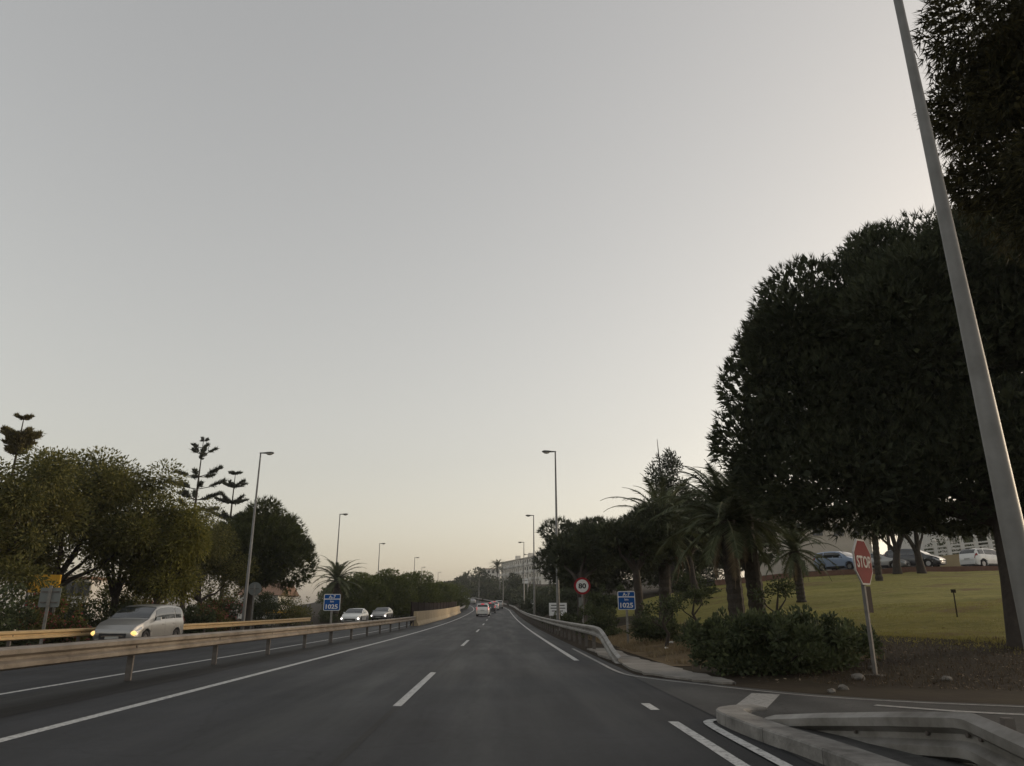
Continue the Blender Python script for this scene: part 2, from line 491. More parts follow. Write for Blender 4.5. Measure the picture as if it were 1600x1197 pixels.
def strip(name, x0, x1, y0, y1, m, off, parent=None, step=2.0, z=None):
    n = max(2, int((y1 - y0) / step) + 1)
    yy = np.linspace(y0, y1, n); c = cx(yy)
    zz = zr(yy) + off
    fz = lambda xx: -0.15 * sstep(0, 8, -xx - 8.0)
    nx = 2 if (x1 - x0) < 2 else int((x1 - x0) / 1.0) + 1
    xx = np.linspace(x0, x1, nx)
    V = np.stack([c[:, None] + xx[None], np.repeat(yy[:, None], nx, 1), zz[:, None] + fz(xx)[None]], -1).reshape(-1, 3)
    I = np.arange(n * nx).reshape(n, nx)
    F = np.stack([I[:-1, :-1], I[:-1, 1:], I[1:, 1:], I[1:, :-1]], -1).reshape(-1, 4)
    return mesh_obj(name, np_mesh(name, V, F), m, parent)

road = tag(strip('road', -6.0, 2.75, -30, 420, M_road, 0.0), kind='structure')
opp = tag(strip('opposite_road', -15.9, -7.35, -30, 420, M_road, 0.0), kind='structure')
median = tag(strip('median_strip', -7.36, -5.99, -30, 420, M_shoulder, 0.004), kind='structure')

# markings: parts of the roads, 4 mm proud
strip('edge_line', -5.0, -4.85, -10, 400, M_paint, 0.004, road)
strip('edge_line', 1.95, 2.09, 20.2, 400, M_paint, 0.004, road)
k = 10.7 - 18.0
while k < 260:
    strip('lane_dash', -1.43, -1.31, k, k + 5.7, M_paint, 0.004, road)
    strip('worn_lane_trace', -1.41, -1.33, k + 5.9, k + 17.8, M_shoulder, 0.002, road) if k < 60 else None
    k += 18.0
strip('lane_dash', 1.97, 2.09, 10.25, 10.95, M_paint, 0.004, road, 0.5)
strip('lane_dash', 1.96, 2.08, 5.0, 9.2, M_paint, 0.004, road)
strip('edge_line', -7.74, -7.62, -10, 400, M_paint, 0.004, opp)
k = 3.0
while k < 200:
    strip('lane_dash', -11.55, -11.43, k, k + 5.7, M_paint, 0.004, opp); k += 18.0
strip('edge_line', -15.25, -15.1, -10, 400, M_paint, 0.004, opp)

def ribbon(name, pts, w, m, zoff, parent=None):
    V = []; F = []
    for i, (x, y) in enumerate(pts):
        a = Vector(pts[max(i-1, 0)] + (0,)); b = Vector(pts[min(i+1, len(pts)-1)] + (0,))
        t = (b - a).normalized(); n = Vector((t.y, -t.x, 0))
        for s in (-.5, .5):
            p = Vector((x, y, 0)) + n * w * s
            V.append((p.x, p.y, float(zoff)))
    for i in range(len(pts) - 1): F.append((2*i, 2*i+1, 2*i+3, 2*i+2))
    me = bpy.data.meshes.new(name); me.from_pydata(V, [], F)
    return mesh_obj(name, me, m, parent)

def smooth_path(P, n=6):
    """Catmull-Rom through P"""
    P = [Vector(p) for p in P]; out = []
    for i in range(len(P) - 1):
        p0, p1, p2, p3 = P[max(i-1, 0)], P[i], P[i+1], P[min(i+2, len(P)-1)]
        for k in range(n):
            t = k / n
            out.append(0.5 * ((2*p1) + (-p0 + p2)*t + (2*p0 - 5*p1 + 4*p2 - p3)*t*t + (-p0 + 3*p1 - 3*p2 + p3)*t**3))
    out.append(P[-1])
    return out

# the side street joining from the right, its sheet lies on the land beside the main road
KERB = [(2.70, 21.0), (2.66, 18.0), (2.72, 16.0), (3.05, 14.9), (3.75, 13.75), (4.7, 12.25), (5.6, 11.4), (6.9, 10.75), (10, 9.6), (16, 7.8), (26, 5.5)]
kerb_pts = [tuple(p) for p in smooth_path([(a, b, 0) for a, b in KERB], 5)]
me = bpy.data.meshes.new('side_street')
poly = [(x, y, 0.005) for (x, y, _) in kerb_pts] + [(26, -20, 0.005), (2.62, -20, 0.005), (2.62, 20.9, 0.005)]
me.from_pydata(poly, [], [tuple(range(len(poly)))])
bm = bmesh.new(); bm.from_mesh(me); bmesh.ops.triangulate(bm, faces=bm.faces); bmesh.ops.recalc_face_normals(bm, faces=bm.faces)
for f in bm.faces:
    if f.normal.z < 0: f.normal_flip()
bm.to_mesh(me); bm.free()
side = tag(mesh_obj('side_street', me, M_road2), kind='structure')
line2 = smooth_path([(2.52, 26.5, 0), (2.50, 20, 0), (2.52, 16.2, 0), (2.85, 14.9, 0), (3.55, 13.6, 0), (4.5, 12.05, 0), (5.45, 11.2, 0), (6.85, 10.5, 0), (9.8, 9.4, 0), (16, 7.5, 0)], 6)
ribbon('edge_line', [(p.x, p.y) for p in line2], 0.09, M_paint_old, 0.010, side)
ribbon('stop_line', [(4.12, 12.1), (2.86, 9.45)], 0.42, M_paint_old, 0.010, side)
ribbon('edge_line', [(p.x, p.y) for p in smooth_path([(5.1, 10.65, 0), (6.0, 9.9, 0), (7.4, 9.3, 0)], 4)], 0.16, M_paint_old, 0.010, side)
nose = smooth_path([(2.86, 9.05, 0), (2.62, 9.28, 0), (2.42, 9.15, 0), (2.36, 8.6, 0), (2.36, 7.0, 0), (2.38, 3.0, 0)], 6)
ribbon('edge_line', [(p.x, p.y) for p in nose], 0.11, M_paint, 0.012, side)

# cracked concrete apron between road and verge, with its broken edge
ap = [(3.00, 26), (2.95, 20), (2.9, 16.6), (3.15, 15.2), (3.7, 14.1), (4.05, 13.6), (4.15, 14.4), (4.0, 16.2), (3.85, 18.5), (3.75, 21), (3.72, 26)]
me = bpy.data.meshes.new('apron')
V = []; F = []
rnd = random.Random(3)
outl = [tuple(p) for p in smooth_path([(a, b, 0) for a, b in ap] + [(ap[0][0], ap[0][1], 0)], 5)][:-1]
outl = [(x + rnd.uniform(-.09, .09), y + rnd.uniform(-.14, .14)) for x, y, _ in outl]
bm = bmesh.new()
top = [bm.verts.new((x, y, max(0.0, G(x, y)) - .02)) for x, y in outl]
f = bm.faces.new(top)
r = bmesh.ops.extrude_face_region(bm, geom=[f])
for v in r['geom']:
    if isinstance(v, bmesh.types.BMVert): v.co.z += 0.055
bmesh.ops.triangulate(bm, faces=[g for g in bm.faces if len(g.verts) > 4])
bmesh.ops.recalc_face_normals(bm, faces=bm.faces)
bm.to_mesh(me); bm.free()
tag(mesh_obj('concrete_apron', me, M_apron), kind='structure')

# traffic island at the corner: kerb stones in a row and worn paving behind
kerbroot = empty('traffic_island', (2.7, 8, 0), 0, 'low kerbed corner island with pale kerb stones under the near guardrail', 'traffic island')
kp = smooth_path([(3.15, 9.55, 0), (2.86, 9.45, 0), (2.68, 9.1, 0), (2.72, 8.0, 0), (2.86, 6.7, 0), (2.98, 4.0, 0), (3.0, 0.5, 0)], 12)
acc = 0; last = kp[0]; seg = [kp[0]]
for p in kp[1:]:
    seg.append(p)
    if sum((seg[i+1]-seg[i]).length for i in range(len(seg)-1)) > 0.95:
        b = MB().sweep([(q.x - 2.7, q.y - 8, 0) for q in seg], [(-.17, -.02), (.16, -.02), (.16, .115), (.145, .13), (-.15, .13), (-.17, .11)])
        shade_auto(b.build('kerb_stone', M_conc, kerbroot), 12)
        d = (seg[-1] - seg[-2]).normalized() * 0.012
        seg = [p + d]
inner = [(3.1, 9.35), (2.95, 9.2), (2.86, 8.9), (2.9, 8.0), (3.04, 6.7), (3.15, 4), (3.15, 0.5), (5.6, 0.5), (5.4, 5), (4.6, 7.6), (3.8, 9.0)]
m_ = MB(); n_ = len(inner)
m_.add([(x - 2.7, y - 8, .10) for x, y in inner] + [(x - 2.7, y - 8, -.02) for x, y in inner],
       [tuple(range(n_))] + [(k, (k+1) % n_, (k+1) % n_ + n_, k + n_) for k in range(n_)])
m_.build('island_paving', M_road2, kerbroot)

# lawn on the rise
def lawn_mask(x, y):
    wob = 0.8 * np.sin(y * .35) + .5 * np.sin(x * .8 + y * .2)
    wob2 = 1.3 * np.sin(x * .45 + 1) + .7 * np.sin(x * 1.1)
    a = (x - 7.0 + wob) * 0.22 + (y - 23.0 + .5 * wob + wob2) * 0.5
    edge = y < 59 + 0.06 * (x - 20) + 0.0 * x
    return (a > 0) & (x < 70) & (x > 7.5 + wob * .6) & edge
lx = np.arange(6, 72, 0.5); ly = np.arange(8, 66, 0.5)
def lawn_z(x, y):
    wob = 0.8 * np.sin(y * .35) + .5 * np.sin(x * .8 + y * .2)
    wob2 = 1.3 * np.sin(x * .45 + 1) + .7 * np.sin(x * 1.1)
    a = np.minimum((x - 7.0 + wob) * 0.22 + (y - 23.0 + .5 * wob + wob2) * 0.5, x - 7.5 - wob * .6)
    return gz(x, y) + np.clip(a * .06 - .025, -.03, .03)
lawn = grid_sheet('lawn', lx, ly, lawn_z, M_lawn, mask=lawn_mask)
def dry_mask(x, y):
    wob = 0.7 * np.sin(y * .5) + .4 * np.sin(x * 1.3)
    return (x > 4.1 + .15 * wob) & (x < 7.6 + wob) & (y > 18 + wob) & (y < 40)
tag(grid_sheet('dry_verge', np.arange(3.5, 9.5, 0.25), np.arange(15, 42, .25), gz, M_dry, off=0.012, mask=dry_mask), kind='structure')

# ------------------------------------------------------------------ guardrails
WPROF = [(0.0, -.31), (.03, -.31), (.085, -.285), (.085, -.225), (.03, -.18), (.03, -.13), (.085, -.085), (.085, -.025), (.03, 0), (0, 0),
         (0.0, -.012), (.022, -.012), (.073, -.032), (.073, -.08), (.016, -.125), (.016, -.185), (.073, -.23), (.073, -.278), (.022, -.298), (0.0, -.298)]
WPROF = WPROF[:10] + WPROF[:9:-1][::-1] if False else WPROF
def beam_profile(side):
    th = .012
    o = [(.0, -.31), (.085, -.275), (.085, -.215), (.02, -.175), (.02, -.135), (.085, -.095), (.085, -.035), (.0, 0)]
    i = [(a - th, z) for a, z in o[::-1]]
    return [(a * side, z) for a, z in o + i]

def guardrail(x_off, y0, y1, top, sides, m_beam, label, spacing=4.2, first=None, ends=None, group=None, zshift=0.0, dx=0.0):
    root = empty('guardrail', (x_off + float(cx(y0)), y0, float(zr(y0))), 0, label, 'guardrail', group)
    o = root.location
    n = max(2, int((y1 - y0) / 2.1) + 1)
    yy = list(np.linspace(y0, y1, n))
    for s in sides:
        path = [(x_off + float(cx(y)) + s * 0.06 - o.x, y - o.y, float(zr(y)) + zshift + top - o.z) for y in yy]
        if ends:
            path = [(p[0] - o.x, p[1] - o.y, p[2] - o.z) for p in ends] + path
            path = [tuple(p) for p in smooth_path(path, 2)]
        b = MB().sweep(path, beam_profile(s))
        shade_auto(b.build('beam', m_beam, root), 24)
    post = MB().box(-.05, .05, -.03, .03, -.25, top - .02)
    post.box(-.055, .055, -.035, -.03, -.25, top - .03)
    pm = post.mesh('post')
    blk = MB().box(-.055, .055, -.06, .06, top - .25, top - .06).mesh('spacer_block')
    bolt = MB().tube([(0, 0, 0), (.014 * 1, 0, 0)], .028, 8).mesh('bolt')
    y = first if first is not None else y0 + 1.0
    while y < min(y1, 130):
        p = mesh_obj('post', pm, M_post, root)
        p.location = (x_off + float(cx(y)) - o.x, y - o.y, float(zr(y)) + zshift - o.z)
        if y < 70:
            q = mesh_obj('spacer_block', blk, m_beam, root); q.location = p.location
            for s in sides:
                e = mesh_obj('bolt', bolt, M_post, root)
                e.location = p.location + Vector((s * (.06 + .018), 0, top - .155))
                e.rotation_euler = (0, 0, 0 if s > 0 else PI)
        y += spacing
    return root

guardrail(-6.85, 2.0, 62.5, 0.75, (1, -1), M_galv_warm, 'long double-sided median guardrail with aged, warm-light-tinted beige beams on dark posts', 4.25, first=14.6 - 8.5)
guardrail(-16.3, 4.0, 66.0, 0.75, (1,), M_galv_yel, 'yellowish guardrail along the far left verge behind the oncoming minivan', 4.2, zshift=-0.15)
guardrail(3.12, 25.0, 170, 0.78, (-1,), M_galv, 'grey guardrail on the right verge with its near end bent down to the ground', 2.2, first=25.4,
          ends=[(2.98, 18.9, 0.16), (3.0, 20.2, 0.30), (3.06, 22.2, 0.60), (3.10, 23.6, 0.74)])
# far median barrier climbing the hill and far verge rail
guardrail(-6.85, 128, 400, 0.85, (1, -1), M_galv, 'distant pale median barrier curving left up the hill', 4.2)
guardrail(3.12, 178, 330, 0.75, (-1,), M_galv, 'distant right-hand guardrail following the uphill bend', 4.2)
# the near turned-down terminal over the island
nr = empty('guardrail', (3.4, 6.0, 0.1), 0, 'large pale guardrail end in the bottom right corner, ramped down over the island', 'guardrail')
npath = [at(1196, 1121, 8.6), at(1210, 1117, 8.45), at(1280, 1114, 7.8), at(1400, 1112, 6.85), at(1500, 1112, 6.15), at(1520, 1115, 6.05), at(1540, 1123, 5.9), at(1600, 1149, 5.4), at(1700, 1192, 4.75), Vector((3.55, 3.0, .70)), Vector((3.5, .8, .75))]
nb = MB().sweep([(p.x - 3.4, p.y - 6.0, p.z - .1) for p in npath][::-1], [(a * 1.1, z * 1.17) for a, z in beam_profile(-1)])
shade_auto(nb.build('beam', M_galv, nr), 24)
for (x, y, t) in ((3.85, 7.3, .28), (4.0, 6.2, .42), (3.85, 4.2, .58), (3.72, 2.0, .62)):
    MB().box(x - 3.4 - .04, x - 3.4 + .04, y - 6.03, y - 5.97, -.2, t - .1).build('post', M_post, nr)
for t in (1, 2, 3, 4):
    p = npath[t + 1].lerp(npath[t + 2], .5)
    bt = MB().tube([(0, 0, 0), (-.02, 0, 0)], .022, 8).build('bolt', M_post, nr); bt.location = (p.x - 3.4 - .02, p.y - 6.0 - .02, p.z - .1 - .155)
#def_end = MB().tube([(3.02 - 3.4, 9.17 - 6, .10), (3.0 - 3.4, 9.3 - 6, .04), (3.0 - 3.4, 9.42 - 6, -.02)], [.06, .075, .05], 8)


# ------------------------------------------------------------------ beige concrete wall and the dark screen behind it
wl = empty('concrete_barrier', (-6.8, 62, float(zr(62))), 0, 'beige concrete median wall running on from the end of the guardrail', 'wall')
yy = np.arange(62, 133, 3.55)
prof = [(.30, -.1), (.30, .10), (.14, .38), (.11, 1.12), (-.11, 1.12), (-.14, .38), (-.30, .10), (-.30, -.1)]
for i in range(len(yy) - 1):
    a, b = yy[i] + .008, yy[i+1] - .008
    seg = [(-6.8 + float(cx(t)) + 6.8, t - 62, float(zr(t)) - float(zr(62))) for t in np.linspace(a, b, 3)]
    MB().sweep(seg, prof).build('wall_segment', M_wallbeige, wl)
sc_ = empty('screen_fence', (-7.35, 64, float(zr(64))), 0, 'dark brown panel screen standing behind the beige median wall', 'fence')
for i in range(26):
    a = 64 + i * 2.6; b = a + 2.56
    seg = [(float(cx(t)) , t - 64, float(zr(t)) - float(zr(64))) for t in (a, (a+b)/2, b)]
    MB().sweep(seg, [(.025, .0), (.025, 1.85), (-.025, 1.85), (-.025, .0)]).build('panel', M_screen, sc_)
    if i % 2 == 0:
        x = float(cx(a)); z = float(zr(a)) - float(zr(64))
        MB().box(x - .06, x + .06, a - 64 - .05, a - 64 + .03, z - .1, z + 1.9).build('post', M_screen, sc_)

# ------------------------------------------------------------------ street lamps
def lamp_meshes():
    H = 11.8
    pole = MB().tube([(0, 0, 0), (0, 0, .25), (0, 0, H)], [.135, .120, .048], 12).mesh('pole')
    base = MB().box(-.2, .2, -.2, .2, 0, .03); base.tube([(0, 0, .03), (0, 0, .12)], [.15, .13], 10)
    base = base.mesh('base_plate')
    door = MB().box(-.045, .045, -.118, -.10, .55, 1.0).mesh('service_door')
    V = []; F = []; n = 10
    st = [(-.06, .045, .045), (.08, .05, .05), (.25, .075, .06), (.5, .14, .09), (.72, .155, .10), (.86, .12, .08), (.93, .05, .04)]
    for (x, w, h) in st:
        for k in range(n):
            a = 2 * PI * k / n
            zz = math.sin(a) * h
            V.append((x, math.cos(a) * w, H - .02 + (zz if zz > 0 else zz * .7)))
    for i in range(len(st) - 1):
        for k in range(n): F.append((i*n+k, i*n+(k+1) % n, (i+1)*n+(k+1) % n, (i+1)*n+k))
    F.append(tuple(range(n-1, -1, -1))); F.append(tuple(range((len(st)-1)*n, len(st)*n)))
    head = MB().add(V, F).mesh('lamp_head')
    V = []; F = []
    for (x, w, h) in [(.40, .02, .0), (.46, .10, .07), (.62, .125, .10), (.78, .10, .07), (.84, .02, 0)]:
        for k in range(n):
            a = 2 * PI * k / n
            V.append((x, math.cos(a) * w, H - .07 + math.sin(a) * h * .9 - .01))
    for i in range(4):
        for k in range(n): F.append((i*n+k, i*n+(k+1) % n, (i+1)*n+(k+1) % n, (i+1)*n+k))
    lens = MB().add(V, F).mesh('lens')
    for me in (pole, head, lens): me.polygons.foreach_set('use_smooth', [True] * len(me.polygons))
    return pole, base, door, head, lens
LM = lamp_meshes()
def lamp(x, y, z, rz, label, s=1.0, lean=0.0):
    r_ = empty('street_lamp', (x, y, z), rz, label, 'street lamp', 'tall single-arm street lamps along the road')
    r_.scale = (1, 1, s); r_.rotation_euler[1] = lean
    mesh_obj('pole', LM[0], M_pole, r_); mesh_obj('base_plate', LM[1], M_conc, r_)
    mesh_obj('service_door', LM[2], M_pole, r_)
    h = mesh_obj('lamp_head', LM[3], M_lamphead, r_); mesh_obj('lens', LM[4], M_lens, h)
    return r_
def lamp_at(px_base, Y, top_py, rz, label):
    d = ray(px_base, 950); x = d.x * Y
    base = G(x, Y)
    # base column found from the picture, height from the pole's top
    topz = EYE + ray(px_base, top_py).z * Y
    return lamp(x, Y, base - .02, rz, label, (topz - base) / 11.8)
lamp_at(382, 50, 707, 0, 'tallest street lamp on the left, between the tree and the left traffic signs')
lamp_at(521, 85, 803, 0, 'left street lamp rising behind the blue kilometre sign and palm')
lamp_at(588, 122, 849, 0, 'left street lamp rising in front of the flat green hedge of pines')
lamp_at(645, 154, 871, 0, 'left street lamp half hidden, head just above the middle of the pine hedge')
lamp_at(657, 189, 886, 0, 'small left street lamp head just peeping over the pine hedge')
lamp_at(683, 214, 894, 0, 'left street lamp at the right end of the pine hedge')
lamp_at(872, 50, 705, PI, 'tallest street lamp on the right, behind the grey guardrail')
lamp_at(835, 85, 805, PI, 'second street lamp on the right, beside the round dark pine')
lamp_at(819, 120, 847, PI, 'third street lamp on the right, in front of the white apartment block')
lamp_at(825.5, 151, 866, PI, 'fourth street lamp on the right, just before the apartment block')
lamp_at(786, 205, 893, PI, 'far street lamp in front of the tall trees below the apartment block')
lamp_at(781, 228, 896, PI, 'far street lamp just left of the trees below the apartment block')
lamp_at(748, 245, 900, PI, 'far street lamp above the uphill traffic')
lamp_at(734, 275, 901, PI, 'very distant street lamp on the uphill bend')
lamp_at(709, 300, 907, PI, 'most distant street lamp where the road leaves view uphill')
pa, pb_ = at(1403, 0, 6.6), at(1598, 900, 6.6)
ln = (pa.x - pb_.x) / (pa.z - pb_.z)
nl_ = lamp(pb_.x - ln * (pb_.z - .08), 6.6, .08, PI, 'huge near street lamp pole crossing the right edge of the picture', 1.0, lean=-math.atan(ln))
for ch in nl_.children:
    if ch.name.startswith('pole'):
        ch.data = MB().tube([(0, 0, 0), (0, 0, .25), (0, 0, 2.0), (0, 0, 4.2), (0, 0, 7.5), (0, 0, 11.8)], [.118, .110, .096, .072, .046, .040], 20).mesh('pole'); ch.data.materials.append(M_pole)
        ch.data.polygons.foreach_set('use_smooth', [True] * len(ch.data.polygons))

# ------------------------------------------------------------------ signs
def text_mesh(txt, h, name='lettering', bold=0.0, sx=1.0):
    cu = bpy.data.curves.new(name, 'FONT'); cu.body = txt; cu.size = h / 0.70
    cu.align_x = 'CENTER'; cu.align_y = 'CENTER'; cu.extrude = .0015; cu.offset = bold
    cu.resolution_u = 3
    t = bpy.data.objects.new(name, cu); COL.objects.link(t)
    dg = bpy.context.evaluated_depsgraph_get()
    me = bpy.data.meshes.new_from_object(t.evaluated_get(dg))
    bpy.data.objects.remove(t)
    me.transform(Matrix.Diagonal((sx, 1, 1, 1)))
    xs_ = [v.co for v in me.vertices]
    cxm = (min(v.x for v in xs_) + max(v.x for v in xs_)) / 2; cym = (min(v.y for v in xs_) + max(v.y for v in xs_)) / 2
    me.transform(Matrix.Translation((-cxm, -cym, 0)))
    me.transform(Matrix.Rotation(PI / 2, 4, 'X'))     # upright, reads from -Y
    me.name = name
    return me
def letters(txt, h, x, z, yoff, m, parent, bold=0.0, sx=1.0):
    o = mesh_obj('lettering', text_mesh(txt, h, 'lettering', bold, sx), m, parent)
    o.location = (x, yoff, z)
    return o
def rrect(w, h, r, n=4):
    P = []
    for (cx_, cz_, a0) in ((w/2-r, h/2-r, 0), (-w/2+r, h/2-r, 90), (-w/2+r, -h/2+r, 180), (w/2-r, -h/2+r, 270)):
        for k in range(n + 1):
            a = R(a0 + 90 * k / n); P.append((cx_ + r * math.cos(a), cz_ + r * math.sin(a)))
    return P
def plate(outl, y0, y1, z):
    return MB().prism([(x, zz + z) for x, zz in outl], y0, y1)

def km_sign(loc, rz, zc, w, h, label, board_post=True):
    r_ = empty('kilometre_sign', loc, rz, label, 'road sign', 'blue kilometre signs')
    MB().box(-.04, .04, .03, .09, -.3, zc + h/2 - .05).build('post', M_galv, r_)
    p = plate(rrect(w, h, .05), 0, .025, zc).build('border', M_white, r_)
    hh = h * .30
    plate(rrect(w - .05, hh - .045, .03), -.006, .004, zc + h/2 - hh/2 - .005).build('route_panel', M_blue, r_)
    plate(rrect(w - .05, h - hh - .045, .035), -.006, .004, zc - hh/2).build('distance_panel', M_blue, r_)
    letters('A-7', .115, 0, zc + h/2 - hh/2 - .012, -.009, M_white, r_, .004, 1.1)
    letters('km', .085, 0, zc + h * .06, -.009, M_white, r_, .002)
    letters('1025', .17, 0, zc - h * .255, -.009, M_white, r_, .006, 1.12)
    return r_
b = at(982, 1008, 29.0)
km_sign((b.x, b.y, G(b.x, b.y)), R(-4), 1.62 - G(b.x, b.y), .66, .68, 'blue A-7 km 1025 sign on the right verge')
b = at(517, 966, 31.6)
km_sign((b.x, b.y, 0), R(6), 1.58, .67, .66, 'blue A-7 km 1025 sign on the median guardrail at the left')

b = at(911, 960, 42)
r_ = empty('speed_limit_sign', (b.x, b.y, G(b.x, b.y)), 0, 'round red and white speed limit sign reading 80', 'road sign')
zc = at(910, 915.5, 42).z - G(b.x, b.y)
MB().box(-.05, .05, .03, .09, -.3, zc + .3).build('post', M_galv, r_)
circ = lambda r, n=32: [(r * math.cos(2*PI*k/n), r * math.sin(2*PI*k/n)) for k in range(n)]
plate(circ(.46), 0, .025, zc).build('border_ring', M_red, r_)
plate(circ(.345), -.006, .005, zc).build('face', M_white, r_)
letters('80', .26, 0, zc, -.009, M_black, r_, .012, 1.15)
MB().box(-.22, -.06, .02, .03, zc - 1.15, zc - .62).build('back_plate', M_signback, r_)

b = on_ground(1374, 1056)
r_ = empty('stop_sign', (b.x, b.y, G(b.x, b.y)), R(44), 'red octagonal stop sign on a grey post beside the side street', 'road sign')
zc = at(1348, 878, b.y).z - G(b.x, b.y)
hs = (at(1348, 843, b.y).z - at(1348, 914, b.y).z) / 2
M_stone0 = mat('footing_concrete', (.10, .09, .08), .95, noise=(9, (.06, .055, .05), .9))
M_dullpost = mat('dull_post', (.16, .15, .14), .8, noise=(5, (.10, .095, .09), .9), spec=.2)
M_dullwhite = mat('dull_white', (.42, .40, .39), .7, noise=(5, (.32, .31, .30), .9), spec=.15)
octo = lambda r: [(r / math.cos(PI/8) * math.cos(PI/8 + k * PI/4), r / math.cos(PI/8) * math.sin(PI/8 + k * PI/4)) for k in range(8)]
MB().box(-.04, .04, .035, .095, -.3, zc + hs - .1).build('post', M_dullpost, r_)
plate(octo(hs), 0, .03, zc).build('border', M_dullwhite, r_)
plate(octo(hs - .032), -.006, .004, zc).build('face', M_stopred, r_)
letters('STOP', hs * .50, 0, zc, -.010, M_dullwhite, r_, .006, .95)
sb = MB().box(.03, .46, .10, .115, zc - hs - .52, zc - hs - .02).build('back_plate', mat('brown_plate', (.030, .022, .020), .9, spec=.1), r_)
MB().box(-.12, .12, -.08, .2, -.05, .015).build('footing', M_stone0, r_)

# signs seen from behind on the left verge
b = at(72, 965, 28.7); zb_ = G(b.x, b.y)
r_ = empty('road_sign', (b.x, b.y, zb_), R(12), 'dark grey rectangular sign seen from behind at the far left verge', 'road sign')
MB().box(-.05, .05, -.09, -.03, -.3, 2.35).build('post', M_galv, r_)
plate(rrect(.70, .70, .05), 0, .03, 1.92).build('panel', M_signback, r_)
for z in (1.72, 2.1): MB().box(-.3, .3, -.028, -.002, z, z + .045).build('bracket', M_post, r_)
b = at(395, 950, 53); zb_ = G(b.x, b.y)
r_ = empty('road_sign', (b.x, b.y, zb_), R(5), 'round grey sign seen from behind next to the tall left lamp', 'road sign')
zc = at(397, 920, 53).z - zb_
MB().box(-.05, .05, -.09, -.03, -.3, zc + .3).build('post', M_galv, r_)
plate(circ(.45), 0, .03, zc).build('disc', M_signback, r_)
MB().box(-.3, .3, -.028, -.002, zc - .02, zc + .03).build('bracket', M_post, r_)
b = at(594, 955, 100); zb_ = G(b.x, b.y)
r_ = empty('warning_sign', (b.x, b.y, zb_), 0, 'grey triangular sign seen from behind near the grey oncoming car', 'road sign')
zc = at(594, 944, 100).z - zb_
MB().box(-.05, .05, -.09, -.03, -.3, zc + .4).build('post', M_galv, r_)
plate([(-.58, -.5), (.58, -.5), (.62, -.42), (.06, .52), (-.06, .52), (-.62, -.42)], 0, .03, zc).build('panel', M_signback, r_)
MB().box(-.4, .4, -.028, -.002, zc - .3, zc - .25).build('bracket', M_post, r_)

# white notice board behind the right guardrail
b = at(872, 965, 62); zb_ = G(b.x, b.y)
r_ = empty('notice_board', (b.x, b.y, zb_), R(-8), 'white information board with dark lines behind the right guardrail', 'sign')
zt = at(872, 942, 62).z - zb_; zl = at(872, 962, 62).z - zb_
MB().box(-.72, .72, 0, .05, zl, zt).build('panel', M_white, r_)
for k, (x0, x1) in enumerate(((-.55, .55), (-.6, .6), (-.5, .4))):
    z = zt - .16 - k * .22
    MB().box(x0, x1, -.006, .002, z - .07, z).build('text_line', M_black, r_)
for x in (-.62, .62): MB().box(x - .04, x + .04, .051, .12, -.3, zl + .3).build('leg', M_galv, r_)
b = at(821, 955, 140); zb_ = G(b.x, b.y)
r_ = empty('direction_sign', (b.x, b.y, zb_), R(-5), 'small distant white sign panel on two posts by the road', 'road sign')
zc = at(821, 908, 140).z - zb_
MB().box(-.5, .5, 0, .04, zc - .42, zc + .42).build('panel', M_white, r_)
MB().box(-.4, .4, -.006, .002, zc + .05, zc + .15).build('text_line', M_black, r_)
for x in (-.35, .35): MB().box(x - .05, x + .05, .041, .13, -.3, zc + .3).build('post', M_galv, r_)
b = at(832, 955, 110); zb_ = G(b.x, b.y)
r_ = empty('round_sign', (b.x, b.y, zb_), 0, 'small round pale sign low beside the distant right guardrail', 'road sign')
zc = at(832, 940, 110).z - zb_
plate(circ(.34, 20), 0, .03, zc).build('border_ring', M_white, r_)
plate(circ(.2, 20), -.006, .004, zc).build('face', M_signback, r_)
MB().box(-.04, .04, .031, .09, -.3, zc + .2).build('post', M_galv, r_)

# small marker post on the lawn, stones and litter by the kerb
b = on_ground(1496, 966)
r_ = empty('marker_post', (b.x, b.y, G(b.x, b.y)), 0, 'thin rusty stake standing in the middle of the lawn', 'stake')
MB().tube([(0, 0, -.1), (.02, 0, .85)], [.025, .022], 6).build('stake', M_bark, r_)
MB().box(-.05, .09, -.03, .03, .82, .93).build('cap', M_bark, r_)
rnd = random.Random(11)
M_stone = mat('stone', (0.17, 0.155, 0.135), .95, noise=(8, (.10, .09, .08), .9), bump=(20, .8))
def rock(name, loc, s, m, label, cat, group):
    bm = bmesh.new(); bmesh.ops.create_icosphere(bm, subdivisions=2, radius=1)
    for v in bm.verts: v.co *= 1 + rnd.uniform(-.22, .22)
    for v in bm.verts: v.co = Vector((v.co.x * s[0], v.co.y * s[1], v.co.z * s[2]))
    me = bpy.data.meshes.new(name); bm.to_mesh(me); bm.free()
    o = mesh_obj(name, me, m); o.location = loc; o.rotation_euler = (0, 0, rnd.uniform(0, 6))
    return tag(o, label, cat, group)
for (px, py, s, lb) in ((1342, 1063, 0.104, 'pale stone just left of the stop sign base'),
                        (1318, 1078, 0.072, 'small pale stone at the kerb below the dark shrub'),
                        (1300, 1083, 0.065, 'flat grey stone at the side street kerb, left of its neighbour'),
                        (1365, 1046, .07, 'little white stone leaning against the stop sign post'),
                        (1480, 1064, 0.078, 'lone brownish stone on bare soil right of the stop sign')):
    b = on_ground(px, py)
    rock('stone', (b.x, b.y, G(b.x, b.y) + s * .3), (s * 1.3, s, s * .7), M_stone, lb, 'stone', 'stones by the side street kerb')
